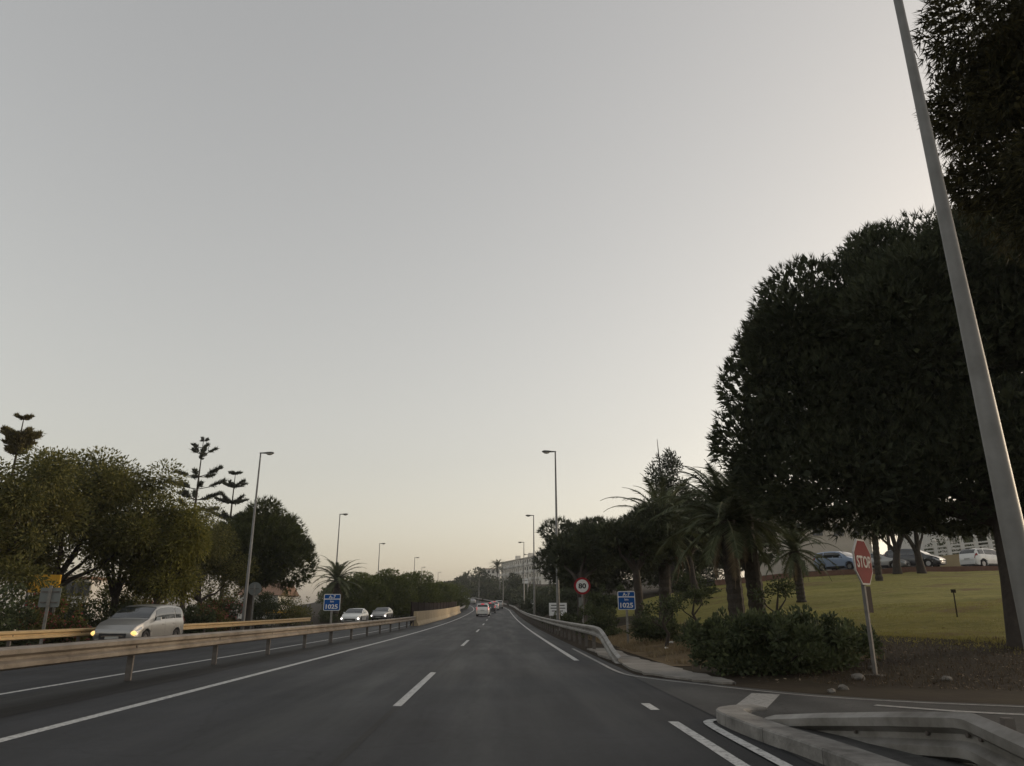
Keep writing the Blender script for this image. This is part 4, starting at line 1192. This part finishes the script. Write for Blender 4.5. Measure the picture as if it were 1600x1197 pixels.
# left hedge behind the far rail
hed = [(-21.5, 60, 2.2, 1.4, 1.9, 'r', 'reddish bush in front of the white house under the left pine'), (-25, 68, 2.4, 1.6, 2.2, None, 'dull bush against the white house wall, left of the kiosk'), (-27, 38, 2.6, 1.6, 1.9, None, 'tall dark bush deep behind the yellow board'), (-24.5, 42, 2.6, 1.6, 2.0, None, 'tall dark bush behind the minivan, under the wide tree'), (-31, 36, 2.6, 1.6, 1.9, 'w', 'bush with pale flowers at the extreme left behind the trees'), (-22.5, 46, 2.4, 1.6, 1.9, None, 'tall dark bush behind the minivan tail'), (-18.6, 28.3, 1.5, .8, 1.55, 's', 'tall loose bush in front of the yellow board at the left edge'), (-20.4, 25, 1.9, 1.2, 1.25, 'w', 'white-flowering bush at the left edge behind the far rail'), (-19.2, 29.5, 1.5, 1.2, .9, None, 'low dark bush behind the grey sign at the left verge'),
       (-19.4, 33, 1.8, 1.2, 1.2, 'r', 'reddish bush behind the bonnet of the minivan'), (-19.2, 38, 2.2, 1.2, 1.1, None, 'dark hedge bush behind the roof of the minivan'),
       (-19.3, 43.5, 1.5, 1.4, 1.7, 'r', 'oleander with red flowers left of the tall left lamp'), (-19.0, 48, 1.2, 1.3, 1.0, None, 'dark rounded bush at the foot of the tall left lamp'),
       (-19.6, 52, 1.6, 1.4, 1.3, 'r', 'flowering bush between the tall left lamp and the red oleander'), (-20.0, 64, 2.0, 1.6, 1.9, None, 'grey-brown bush left of the blue kilometre sign'),
       (-19.5, 72, 2.0, 1.8, 1.9, None, 'bush just behind the blue kilometre sign on the left'), (-18.8, 84, 2.0, 2.0, 1.7, None, 'bush below the left palm'), (-19.5, 95, 2.2, 2.4, 2.1, None, 'tall dark bush under the first flat-topped pine')]
for k, (x, y, rx, ry, rz, fl, lb) in enumerate(hed):
    shrub('hedge_bush', lb, (x, y), (rx, ry, rz), 2600 if fl == 's' else 7000, M_decid if k % 2 else M_shrub, 200 + k, .16, .08, 12,
          flower={'w': (M_whiteflower, 350, .12), 'r': (M_redflower, 900, .10), 's': (M_whiteflower, 60, .10), None: None}[fl])

# ------------------------------------------------------------------ grass (nobody could count it)
def blades(name, label, pts, h, w, m, seed):
    rng = np.random.default_rng(seed); n = len(pts)
    P = np.column_stack([pts[:, 0], pts[:, 1], gz(pts[:, 0], pts[:, 1]) + .01])
    A = rng.normal(size=(n, 3)) * .35 + np.array([0, 0, 1]); A /= np.linalg.norm(A, axis=1)[:, None]
    S = np.cross(A, rand_dirs(n, rng)); S /= np.linalg.norm(S, axis=1)[:, None]
    L_ = h * rng.uniform(.4, 1.3, n)
    V = np.stack([P - S * w, P + S * w, P + A * L_[:, None]], 1).reshape(-1, 3)
    o = mesh_obj(name, np_mesh(name, V, np.arange(n * 3).reshape(-1, 3)), m)
    return tag(o, label, 'grass', kind='stuff')
rng = np.random.default_rng(5)
p = np.column_stack([rng.uniform(4.2, 8.5, 14000), rng.uniform(17, 36, 14000)])
cl = np.sin(p[:, 0] * 2.1 + np.sin(p[:, 1])) * np.sin(p[:, 1] * 1.3) > -.15
blades('dry_grass', 'straw-coloured dry grass on the verge around the kilometre sign', p[cl], .17, .008, M_grassblade, 6)
p = np.column_stack([rng.uniform(7, 26, 150000), rng.uniform(15, 32, 150000)])
keep = lawn_mask(p[:, 0], p[:, 1]) | (lawn_mask(p[:, 0], p[:, 1] + 1.6) & (rng.random(len(p)) < .35)) | (lawn_mask(p[:, 0], p[:, 1] + 3.5) & (rng.random(len(p)) < .08))
p = p[keep]
blades('lawn_grass', 'short yellow-green grass covering the sloping lawn', p, .055, .007, M_lawnblade, 8)
p = np.column_stack([rng.uniform(5.5, 16, 9000), rng.uniform(10.8, 20, 9000)])
ok_ = (p[:, 1] > 13.5 - .35 * (p[:, 0] - 5)) & (p[:, 1] > 11.4)
blades('verge_grass', 'sparse brown grass on the bare soil around the stop sign', p[ok_], .09, .007, M_brownblade, 9)

# fallen leaves and bits on the bare soil
p = np.column_stack([rng.uniform(4.6, 17, 5200), rng.uniform(10.5, 24, 5200)])
p = p[(p[:, 1] > 14.2 - .42 * (p[:, 0] - 4)) & (p[:, 1] > 11.3)]
n_ = len(p); P = np.column_stack([p, gz(p[:, 0], p[:, 1]) + .012])
A = rng.normal(size=(n_, 3)) * np.array([1, 1, .25]); A /= np.linalg.norm(A, axis=1)[:, None]
S = np.cross(A, np.array([0, 0, 1]) + rng.normal(size=(n_, 3)) * .3); S /= np.linalg.norm(S, axis=1)[:, None]
q = (.05 * rng.uniform(.4, 1.6, n_))[:, None]
V = np.stack([P, P + A * q * .5 + S * q * .3, P + A * q, P + A * q * .5 - S * q * .3], 1).reshape(-1, 3)
M_litter = leafmat('leaf_litter', (.07, .045, .025), (.13, .09, .05), (.26, .21, .15), trans=0, clump=2)
tag(mesh_obj('leaf_litter', np_mesh('leaf_litter', V, np.arange(n_ * 4).reshape(-1, 4)), M_litter), 'dry fallen leaves scattered over the bare soil by the stop sign', 'leaves', kind='stuff')

# ------------------------------------------------------------------ buildings
M_wallwhite = mat('white_render', (0.62, 0.60, 0.56), .9, noise=(.4, (.52, .50, .46), .8, 8))
M_wallcream = mat('cream_render', (0.50, 0.45, 0.38), .9, noise=(.5, (.42, .375, .31), .9, 8))
M_rett = mat('ochre_render', (0.33, 0.26, 0.15), .9, noise=(.8, (.27, .21, .12), .9, 8))
M_glassd = mat('window_glass', (0.03, 0.035, 0.04), .12, spec=.6)
M_roof = mat('tile_roof', (0.24, 0.14, 0.09), .9, noise=(3, (.16, .10, .07), .9))
M_yellow = mat('yellow_board', (0.78, 0.42, 0.03), .6, noise=(2, (.62, .33, .03), .8))
M_redkerb = mat('brick_kerb', (0.16, 0.085, 0.06), .9, noise=(4, (.11, .06, .045), .9), bump=(20, .6))
M_rail = mat('iron_rail', (0.10, 0.09, 0.085), .6, metal=.4)

# white apartment block on the hill
a = at(783, 912, 350); b2 = at(846, 912, 300)
ang = math.atan2(b2.y - a.y, b2.x - a.x); Lb = (b2 - a).length
base_z = min(G(a.x, a.y), G(b2.x, b2.y)) - 1.0
topz = at(783, 880, 350).z
ab = empty('apartment_block', (a.x, a.y, base_z), ang, 'long white apartment block with rows of windows on the far hill', 'building')
Hh = topz - base_z; D = 12
nf = max(4, int(Hh / 3.0)); fh = Hh / nf
MB().box(0, Lb, 0, D, 0, Hh).build('wall', M_wallwhite, ab)
MB().box(-.4, Lb + .4, -.4, D + .4, Hh, Hh + .35).build('roof', M_wallcream, ab)
for x in (Lb * .22, Lb * .55, Lb * .8): MB().box(x, x + 1.6, 3, 5, Hh + .35, Hh + 2.6).build('chimney', M_wallwhite, ab)
ncol = 18
wmesh = MB().box(-.75, .75, -.06, .1, 0, 1.5).mesh('pane'); fmesh = MB().box(-.9, .9, -.03, .12, -.12, 1.62).mesh('window')
bal = MB().box(-1.7, 1.7, -1.2, 0, 0, .18); bal.box(-1.7, 1.7, -1.2, -1.08, .18, 1.05); bal = bal.mesh('balcony')
for fl in range(max(0, nf - 5), nf):
    for c in range(ncol):
        x = (c + .5) * Lb / ncol
        wv_ = mesh_obj('window', fmesh, M_wallcream, ab); wv_.location = (x, 0, fl * fh + 1.0)
        mesh_obj('pane', wmesh, M_glassd, wv_)
        if c % 2 == 0:
            q = mesh_obj('balcony', bal, M_wallwhite, ab); q.location = (x, 0, fl * fh + .1)
# second low white houses left of it
def house(label, px0, px1, py_top, py_bot, Y, D, roof='flat', m=None, nwin=4, floors=2, rz=0):
    p0 = at(px0, py_bot, Y); p1 = at(px1, py_bot, Y); W = (p1 - p0).length
    z0 = G(p0.x, Y) - .5; H = at(px0, py_top, Y).z - z0
    r_ = empty('house', (p0.x, Y, z0), rz, label, 'house')
    MB().box(0, W, 0, D, 0, H).build('wall', m or M_wallwhite, r_)
    rf = MB()
    if roof == 'flat': rf.box(-.3, W + .3, -.3, D + .3, H, H + .25)
    else: rf.add([(-.5, -.5, H), (W + .5, -.5, H), (W + .5, D + .5, H), (-.5, D + .5, H), (-.5, D / 2, H + D * .22), (W + .5, D / 2, H + D * .22)], [(0, 1, 5, 4), (2, 3, 4, 5), (0, 4, 3), (1, 2, 5), (0, 3, 2, 1)])
    rf.build('roof', M_roof, r_)
    fm = MB().box(-.65, .65, -.03, .1, -.1, 1.4).mesh('window'); pm = MB().box(-.52, .52, -.06, .08, 0, 1.3).mesh('pane')
    fh_ = H / floors
    for f_ in range(floors):
        for c in range(nwin):
            w_ = mesh_obj('window', fm, M_wallcream, r_); w_.location = ((c + .5) * W / nwin, 0, f_ * fh_ + fh_ * .35)
            mesh_obj('pane', pm, M_glassd, w_)
    return r_
house('small white house on the far hill left of the apartment block', 753, 781, 889, 925, 380, 10, 'flat')
house('white house behind the left pine, seen under its crown', 372, 432, 930, 960, 105, 9, 'tile', nwin=5, floors=1)
house('pale building glimpsed through the left edge trees', 70, 130, 905, 965, 75, 9, 'flat', M_wallwhite, nwin=5, floors=2)
house('white villa above the balustrade in the right background', 1465, 1640, 800, 850, 105, 10, 'tile', nwin=5, floors=2)
house('beige building behind the parked cars on the right', 1235, 1368, 800, 893, 78, 12, 'flat', M_wallcream, nwin=4, floors=2)
# yellow shop board among the left trees and the low yellow kiosk
p = at(70, 911, 34); z0 = G(p.x, p.y)
r_ = empty('yellow_billboard', (p.x, p.y, z0), R(8), 'yellow board showing through the leaves at the left edge', 'sign')
zc = p.z - z0
MB().box(-.65, .6, 0, .12, zc - .40, zc + .36).build('panel', M_yellow, r_)
for x in (-.7, .5): MB().box(x - .05, x + .05, .121, .2, -.3, zc + .3).build('post', M_galv, r_)
p = at(432, 962, 72); z0 = G(p.x, p.y); z1 = at(432, 953, 72).z - z0
r_ = empty('kiosk', (p.x, p.y, z0), 0, 'low kiosk with a yellow fascia behind the far left guardrail', 'kiosk')
MB().box(-1.1, 1.1, .2, 2.4, 0, z1 - .3).build('wall', M_wallcream, r_)
MB().box(-1.25, 1.25, .0, 2.6, z1 - .3, z1 + .02).build('fascia', M_yellow, r_)
for x in (-.65, 0, .65): MB().box(x - .25, x + .25, .14, .25, .5, z1 - .42).build('window', M_glassd, r_)

# parking terrace: brick kerb, retaining wall with balustrade, iron railing
pk = empty('terrace_kerb', (0, 0, 0), 0, 'low reddish brick kerb along the top of the lawn', 'kerb')
for i in range(20):
    x0 = 17 + i * 1.7; x1 = x0 + 1.68; y0 = 59.3 + .06 * (x0 - 20); y1 = 59.3 + .06 * (x1 - 20)
    MB().sweep([(x0, y0, G(x0, y0)), (x1, y1, G(x1, y1))], [(-.15, -.3), (.15, -.3), (.15, .42), (-.15, .42)]).build('kerb_stone', M_redkerb, pk)
tx = np.arange(16, 72, 1.0); ty = np.arange(59.5, 76, 1.0)
tag(grid_sheet('parking_terrace', tx, ty, gz, M_road2, off=.40, mask=lambda x, y: y > 59.6 + .06 * (x - 20)), kind='structure')
A = at(1440, 890, 74); B = at(1640, 885, 70)
rw = empty('retaining_wall', (A.x, A.y, G(A.x, A.y) - .3), math.atan2(B.y - A.y, B.x - A.x), 'ochre retaining wall behind the white parked car', 'wall')
Lw = (B - A).length; zz0 = rw.location.z
ha = at(1440, 872, 74).z - zz0; hb = at(1640, 852, 70).z - zz0
MB().add([(0, 0, -.5), (Lw, 0, -.5), (Lw, 0, hb), (0, 0, ha), (0, .4, -.5), (Lw, .4, -.5), (Lw, .4, hb), (0, .4, ha)],
         [(0, 1, 2, 3), (7, 6, 5, 4), (3, 2, 6, 7), (0, 3, 7, 4), (1, 5, 6, 2)]).build('wall', M_rett, rw)
bl = empty('balustrade', rw.location, rw.rotation_euler[2], 'white balustrade with ball-topped posts on the retaining wall', 'balustrade')
for i in range(9):
    x = Lw * (i + .3) / 9; zt = ha + (hb - ha) * x / Lw
    MB().box(x - .16, x + .16, .04, .36, zt, zt + 1.35).build('pillar', M_wallwhite, bl)
    bm = bmesh.new(); bmesh.ops.create_uvsphere(bm, u_segments=10, v_segments=6, radius=.2)
    me = bpy.data.meshes.new('ball_cap'); bm.to_mesh(me); bm.free()
    o = mesh_obj('ball_cap', me, M_wallwhite, bl); o.location = (x, .2, zt + 1.52)
for dz in (.15, .5, .85):
    MB().add([(0, .14, ha + dz), (Lw, .14, hb + dz), (Lw, .26, hb + dz), (0, .26, ha + dz), (0, .14, ha + dz + .14), (Lw, .14, hb + dz + .14), (Lw, .26, hb + dz + .14), (0, .26, ha + dz + .14)],
             [(3, 2, 1, 0), (4, 5, 6, 7), (0, 1, 5, 4), (1, 2, 6, 5), (2, 3, 7, 6), (3, 0, 4, 7)]).build('rail', M_wallwhite, bl)
for k, (px, py) in enumerate(((1455, 846), (1492, 842), (1560, 836))):
    p = at(px, py, 80)
    shrub('terrace_hedge', ['dark clipped hedge above the balustrade, left end', 'dark clipped hedge above the balustrade, middle', 'dark clipped hedge above the balustrade, behind the near pole'][k],
          (p.x, p.y), (2.6, 1.4, (p.z - G(p.x, p.y)) * .95), 5000, M_shrub, 230 + k, .2, .12, 14)
ir = empty('iron_railing', (0, 0, 0), 0, 'thin dark iron railing left of the parked blue car', 'railing')
P0 = at(1262, 893, 66); P1 = at(1316, 890, 66)
for i in range(5):
    t = i / 4; x = P0.x + (P1.x - P0.x) * t; z = G(x, 66)
    MB().tube([(x, 66, z - .1), (x, 66, z + 1.1)], .03, 6).build('post', M_rail, ir)
for dz in (.55, 1.08):
    MB().tube([(P0.x, 66, G(P0.x, 66) + dz), (P1.x, 66, G(P1.x, 66) + dz)], .025, 6).build('rail', M_rail, ir)

# ------------------------------------------------------------------ vehicles
M_tyre = mat('tyre', (0.015, 0.015, 0.016), .9)
M_rim = mat('rim', (0.35, 0.35, 0.36), .35, metal=.8)
M_glass = mat('car_glass', (0.018, 0.022, 0.026), .06, spec=.7, coat=.5)
M_trim = mat('black_trim', (0.018, 0.018, 0.02), .5)
M_chrome = mat('chrome', (0.5, 0.5, 0.52), .2, metal=1.0)
M_plate = mat('number_plate', (0.38, 0.38, 0.36), .5)
M_lampoff = mat('lamp_glass', (0.45, 0.47, 0.5), .12, spec=.7, coat=.5)
M_lampwarm = mat('headlamp_warm', (0.8, 0.6, 0.3), .2, emit=((1.0, .60, .18), .5))
M_lampcool = mat('headlamp_white', (0.8, 0.8, 0.8), .2, emit=((1.0, .95, .88), .9))
M_tail = mat('tail_lamp', (0.25, 0.02, 0.02), .25)
M_brake = mat('brake_lamp_lit', (0.5, 0.02, 0.03), .25, emit=((1.0, .06, .10), .30))
def carpaint(name, c):
    return mat(name, c, .32, metal=.15, coat=.6, noise=(2.0, tuple(x * .9 for x in c), .6))
P_silver = mat('silver_paint', (.34, .335, .325), .34, metal=.55, coat=.5, noise=(2.0, (.31, .305, .295), .6)); P_white = carpaint('white_paint', (.68, .68, .66))
P_dark = carpaint('graphite_paint', (.05, .052, .058)); P_blue = carpaint('pale_blue_paint', (.30, .38, .52)); P_red = carpaint('red_paint', (.35, .03, .03))

SPEC = {
 # y is measured from the nose; top = roofline, belt = window sill, wheel centres, front/rear glass
 'mpv': dict(L=4.5, W=1.80, H=1.64, R=.315, fw=.86, rw=3.56, top=[(0, .58), (.04, .70), (.25, .84), (.75, 1.00), (1.02, 1.07), (1.35, 1.28), (1.85, 1.53), (2.2, 1.605), (2.8, 1.64), (3.5, 1.62), (4.1, 1.56), (4.32, 1.40), (4.44, 1.05), (4.5, .85)],
             belt=[(0, .56), (.6, .86), (1.0, .94), (2.5, 1.00), (4.4, 1.06), (4.5, .80)], ws=(1.06, 1.88), rg=(4.13, 4.40), win=[(1.45, 2.36, 1), (2.43, 3.32, 0), (3.40, 4.08, 0)]),
 'sedan': dict(L=4.6, W=1.80, H=1.44, R=.32, fw=.88, rw=3.58, top=[(0, .52), (.05, .66), (.3, .78), (.8, .90), (1.35, .97), (1.75, 1.18), (2.2, 1.39), (2.6, 1.44), (3.1, 1.42), (3.6, 1.27), (4.0, 1.10), (4.45, 1.04), (4.56, .9), (4.6, .7)],
             belt=[(0, .50), (.6, .82), (1.3, .90), (2.5, .94), (4.4, .98), (4.6, .68)], ws=(1.38, 2.22), rg=(3.28, 3.98), win=[(1.75, 2.60, 1), (2.67, 3.55, 0)]),
 'suv': dict(L=4.35, W=1.83, H=1.66, R=.35, fw=.86, rw=3.52, top=[(0, .66), (.05, .84), (.3, .96), (.85, 1.05), (1.15, 1.10), (1.45, 1.32), (1.85, 1.57), (2.2, 1.645), (2.8, 1.66), (3.5, 1.64), (4.0, 1.58), (4.2, 1.38), (4.30, 1.05), (4.35, .8)],
             belt=[(0, .64), (.6, .95), (1.1, 1.02), (2.5, 1.06), (4.25, 1.12), (4.35, .78)], ws=(1.18, 1.88), rg=(4.02, 4.25), win=[(1.52, 2.33, 1), (2.40, 3.22, 0), (3.32, 3.92, 0)]),
}
def interp(tab, y):
    return float(np.interp(y, [a for a, _ in tab], [b for _, b in tab]))
def car_sec(S, y):
    zb = .20 if .25 < y < S['L'] - .25 else .20 + .10 * (1 - min(y, S['L'] - y) / .25)
    for w in (S['fw'], S['rw']):
        ra = S['R'] + .065; dy = abs(y - w)
        if dy < ra: zb = max(zb, S['R'] + math.sqrt(ra * ra - dy * dy))
    zt = interp(S['top'], y); bl = min(interp(S['belt'], y), zt - .025)
    e = max(0.0, min(y, S['L'] - y))
    plan = .78 + .22 * min(1, (e / .55)) ** .42 if e < .55 else 1.0
    w = S['W'] / 2 * plan
    h = zt - bl
    wr = w * .955 - .27 * max(0, h - .03)
    z1 = zb + .05; zm = max(zb + .02, .62 if bl > .7 else zb + (bl - zb) * .5)
    zm = min(zm, bl - .06)
    zm = max(zm, zb + .01)
    return [(0, zb), (w * .88, zb), (w * .975, min(z1, bl - .08) if zb < bl - .1 else zb + .005), (w, max(zm, zb + .012)), (w * .99, max(bl - .05, zb + .02)), (w * .955, max(bl, zb + .03)),
            ((w * .955 + wr) / 2 + .01, bl + h * .5), (wr, bl + h * .88), (wr - .10 * min(1, wr), bl + h * .975), (0, zt + .012)]
def car_pt(S, y, k, s, off=0.0):
    sec = car_sec(S, y); i = min(int(k), 8); f = k - i
    x = sec[i][0] * (1 - f) + sec[i+1][0] * f; z = sec[i][1] * (1 - f) + sec[i+1][1] * f
    return Vector((s * x, y, z))
def car_patch(S, y0, y1, k0, k1, s, ny=6, nk=5, off=.008, both=False, taper=0.0):
    """piece of the body skin lifted off the body by `off`"""
    V = []; F = []
    cols = []
    ks = np.array(sorted(set(list(np.linspace(k0, k1, nk)) + [float(i) for i in range(1, 9) if k0 < i < k1])))
    seq = [(k, s) for k in ks]
    if both: seq = [(k, -1) for k in ks] + [(k, 1) for k in ks[::-1][1:]]
    for j in range(ny):
        t = j / (ny - 1)
        for (k, sd_) in seq:
            y = y0 + (y1 - y0) * t + (taper * (k - k0) / (k1 - k0) if not both else 0)
            p = car_pt(S, y, k, sd_); e = .02
            a = car_pt(S, y + e, k, sd_) - car_pt(S, y - e, k, sd_)
            b = car_pt(S, y, min(k + .1, 8.99), sd_) - car_pt(S, y, k - .1, sd_)
            nrm = a.cross(b)
            if nrm.length < 1e-6: nrm = Vector((0, 0, 1))
            nrm.normalize()
            c = Vector((0, S['L'] / 2, .7))
            if nrm.dot(p - c) < 0: nrm = -nrm
            V.append(p + nrm * off)
    n = len(seq)
    for j in range(ny - 1):
        for i in range(n - 1): F.append((j*n+i, j*n+i+1, (j+1)*n+i+1, (j+1)*n+i))
    return MB().add(V, F)
def wheel_meshes(r, w=.2):
    V = []; F = []; n = 20
    pr = [(-w/2, r*.62), (-w/2, r*.90), (-w*.36, r), (w*.36, r), (w/2, r*.90), (w/2, r*.62)]
    for k in range(n):
        a = 2*PI*k/n
        for (x, q) in pr: V.append((x, math.cos(a)*q, math.sin(a)*q))
    m = len(pr)
    for k in range(n):
        for i in range(m): F.append((k*m+i, k*m+(i+1) % m, ((k+1) % n)*m+(i+1) % m, ((k+1) % n)*m+i))
    ty_ = MB().add(V, F).mesh('tyre')
    rm = MB()
    rm.tube([(-w*.3, 0, 0), (w*.32, 0, 0)], r*.63, 18)
    for k in range(5):
        a = 2*PI*k/5
        M = Matrix.Rotation(a, 4, 'X')
        rm.box(w*.30, w*.42, -.03, .03, .02, r*.6, M)
    rm.tube([(w*.3, 0, 0), (w*.44, 0, 0)], r*.16, 10)
    return ty_, rm.mesh('rim')
CARS = {}
def car(kind, paint, loc, rz, label, head=None, tail=None, name='car', cat='car', group=None, roofrails=False, plate_on=True):
    """nose points to local -Y"""
    S = SPEC[kind]; L = S['L']
    root = empty(name, loc, rz, label, cat, group)
    ctr = Vector((0, -L / 2, 0))
    def part(nm, mb, m, parent=root, smooth=True):
        mb.v = [tuple(Vector(v) + ctr) for v in mb.v]
        o = mb.build(nm, m, parent)
        return shade_auto(o, 45) if smooth else o
    ys_ = sorted(set(list(np.linspace(0, L, 60)) + [a for a, _ in S['top']] + [w + d for w in (S['fw'], S['rw']) for d in np.linspace(-S['R'] - .07, S['R'] + .07, 21)]))
    V = []; F = []; n = 19
    for y in ys_:
        sec = car_sec(S, y)
        V += [(x, y, z) for x, z in sec] + [(-x, y, z) for x, z in sec[-2:0:-1]]
    n = 18
    for j in range(len(ys_) - 1):
        for i in range(n): F.append((j*n+i, j*n+(i+1) % n, (j+1)*n+(i+1) % n, (j+1)*n+i))
    F.append(tuple(range(n))); F.append(tuple(range((len(ys_)-1)*n, len(ys_)*n))[::-1])
    body = part('body', MB().add(V, F), paint)
    # glass
    part('windscreen', car_patch(S, S['ws'][0] + .03, S['ws'][1], 7.35, 8.99, 1, 12, 6, .010, both=True), M_glass)
    part('rear_window', car_patch(S, S['rg'][0], S['rg'][1], 7.5, 8.99, 1, 6, 6, .010, both=True), M_glass)
    for s in (-1, 1):
        for (a, b, fr) in S['win']:
            part('side_window', car_patch(S, a, b, 5.22, 6.85, s, 12, 5, .010, taper=.28 if fr else 0.0), M_glass)
        part('sill', car_patch(S, S['fw'] + S['R'] + .12, S['rw'] - S['R'] - .12, 1.4, 2.3, s, 4, 4, .012), M_trim)
        for (a, b, fr) in S['win'][:2]:
            yb = b - .14; p = car_pt(S, yb, 4.0, s)
            part('door_handle', MB().box(p.x - .012, p.x + .012, yb - .09, yb + .09, p.z - .10, p.z - .07), paint)
            part('door_seam', car_patch(S, b + .03, b + .038, 2.4, 5.0, s, 2, 6, .004), M_trim)
        # mirror
        ym = S['win'][0][0] + .10; p = car_pt(S, ym, 5.1, s)
        mr = MB().add([(p.x + s*.03, ym - .04, p.z + .02), (p.x + s*.22, ym - .02, p.z + .03), (p.x + s*.23, ym + .05, p.z + .05), (p.x + s*.03, ym + .05, p.z + .03),
                       (p.x + s*.05, ym - .02, p.z + .16), (p.x + s*.20, ym, p.z + .17), (p.x + s*.21, ym + .05, p.z + .15), (p.x + s*.05, ym + .05, p.z + .15)],
                      [(3, 2, 1, 0), (4, 5, 6, 7), (0, 1, 5, 4), (1, 2, 6, 5), (2, 3, 7, 6), (3, 0, 4, 7)])
        part('mirror', mr, paint if s < 0 else paint)
        # lamps
        zf = interp(S['top'], .06)
        hl = car_patch(S, .012, .46, 3.62, 4.85, s, 7, 5, .012)
        hlo = part('headlight', hl, M_lampoff)
        if head:
            c0 = car_pt(S, .10, 4.3, s)
            bm = bmesh.new(); bmesh.ops.create_uvsphere(bm, u_segments=12, v_segments=8, radius=.095)
            me = bpy.data.meshes.new('lit_bulb'); bm.to_mesh(me); bm.free()
            bl_ = mesh_obj('lit_bulb', me, head, hlo); bl_.location = c0 + ctr + Vector((-s*.04, -.02, -.02)); bl_.scale = (1.5, .9, 1.0)
        part('tail_light', car_patch(S, L - .30, L - .015, 3.9, 5.6 if kind != 'sedan' else 4.9, s, 5, 4, .012), tail or M_tail)
    w0 = S['W'] / 2 * .78
    zg = interp(S['top'], 0.0)
    g = MB().box(-w0 * .74, w0 * .74, -.012, .05, zg - .20, zg - .03); part('grille', g, M_trim)
    part('grille_bar', MB().box(-w0 * .60, w0 * .60, -.024, .0, zg - .135, zg - .115), M_chrome)
    part('bumper', MB().box(-w0 * .95, w0 * .95, -.03, .06, .30, zg - .24), paint)
    part('air_intake', MB().box(-w0 * .7, w0 * .7, -.036, -.02, .33, .33 + max(.06, (zg - .24 - .33) * .5)), M_trim)
    part('rear_bumper', MB().box(-w0 * .98, w0 * .98, L - .06, L + .04, .32, .58), paint)
    part('diffuser', MB().box(-w0 * .9, w0 * .9, L - .06, L + .02, .20, .318), M_trim)
    if plate_on:
        part('number_plate', MB().box(-.26, .26, -.046, -.031, zg - .24, zg - .14), M_plate)
        part('number_plate', MB().box(-.26, .26, L + .002, L + .012, .72, .83), M_plate)
    if tail: part('high_brake_light', MB().box(-.22, .22, L - .28, L - .22, S['top'][-4][1] - .02, S['top'][-4][1] + .05), tail)
    if roofrails:
        for s in (-1, 1):
            pts = [car_pt(S, y, 7.9, s) + Vector((0, 0, .05)) for y in (2.1, 2.6, 3.3, 3.9)]
            part('roof_rail', MB().tube([tuple(q) for q in pts], .02, 6), M_trim)
    wt, wr_ = CARS.setdefault(('w', S['R']), wheel_meshes(S['R']))
    for yw in (S['fw'], S['rw']):
        for s in (-1, 1):
            h = bpy.data.objects.new('wheel', None); COL.objects.link(h); h.parent = root; h.empty_display_size = .1
            h.location = (s * (S['W'] / 2 - .115), yw - L / 2, S['R']); h.rotation_euler = (0, 0, 0 if s > 0 else PI)
            mesh_obj('tyre', wt, M_tyre, h, True); mesh_obj('rim', wr_, M_rim, h)
    return root
def road_z(x, y):
    return float(zr(y)) - 0.15 * float(sstep(0, 8, -(x - float(cx(y))) - 8.0))
def on_road(px, Y):
    d = ray(px, 950); x = d.x * Y
    return (x, Y, road_z(x, Y) + .004)

v = on_road(226, 32.0)
car('mpv', P_silver, v, R(-1), 'silver minivan with yellow headlights oncoming at the left', head=M_lampwarm, name='minivan', cat='minivan')
v = on_road(556, 74)
car('sedan', P_white, v, R(-2), 'white oncoming car with bright white headlights beyond the median rail', head=M_lampcool)
v = on_road(598, 90)
car('sedan', P_silver, v, R(-3), 'grey oncoming car with lit headlights behind the white one', head=M_lampcool)
v = on_road(755, 107)
car('suv', P_white, v, PI + R(-1), 'white car driving ahead with red brake lights on, nearest in our direction', tail=M_brake)
v = on_road(766, 128)
car('suv', P_dark, v, PI, 'dark car driving just in front of the white one with lit brakes', tail=M_brake)
v = on_road(772, 152)
car('mpv', P_white, v, PI + R(2), 'distant white van-like car straight ahead at the bend', tail=M_brake)
v = on_road(779, 166)
car('suv', P_silver, v, PI + R(3), 'distant silver car right of the white one at the bend')
v = on_road(737, 205)
car('sedan', P_silver, v, PI + R(8), 'far silver car climbing the hill, lowest of the three there')
v = on_road(728, 228)
car('mpv', P_white, v, PI + R(10), 'far white car climbing the hill, middle of the three there')
v = on_road(713, 262)
car('suv', P_white, v, PI + R(13), 'far white car climbing the hill, highest of the three there')
# parked cars on the terrace
def parked(px, Y, kind, paint, rz, label, **kw):
    d = ray(px, 890); x = d.x * Y
    return car(kind, paint, (x, Y, G(x, Y) + .406), rz, label, group='cars parked on the terrace', **kw)
parked(1316, 63, 'mpv', P_blue, R(28), 'pale blue parked car half hidden behind the stop sign')
parked(1374, 63.5, 'sedan', P_silver, R(48), 'silver parked car just right of the stop sign')
parked(1431, 63.5, 'mpv', P_dark, R(40), 'dark parked car between the two forked trees')
parked(1420, 68.5, 'suv', P_white, R(52), 'white parked car behind the dark one, mostly hidden by trees')
parked(1543, 64.5, 'suv', P_white, R(108), 'white parked car with roof rails in front of the ochre wall', roofrails=True)

# ------------------------------------------------------------------ evening haze
hz = MB().box(-1450, 1450, -650, 1560, -1.6, 42)
hm = bpy.data.materials.new('haze'); hm.use_nodes = True
hn_ = hm.node_tree; hn_.nodes.clear()
ho = hn_.nodes.new('ShaderNodeOutputMaterial'); pv = hn_.nodes.new('ShaderNodeVolumePrincipled')
pv.inputs['Color'].default_value = (0.86, 0.87, 0.90, 1)
pv.inputs['Density'].default_value = 0.00028
pv.inputs['Anisotropy'].default_value = 0.0
hn_.links.new(pv.outputs[0], ho.inputs['Volume'])
tag(hz.build('haze', hm), 'thin evening haze filling the air over the road', 'haze', kind='stuff')
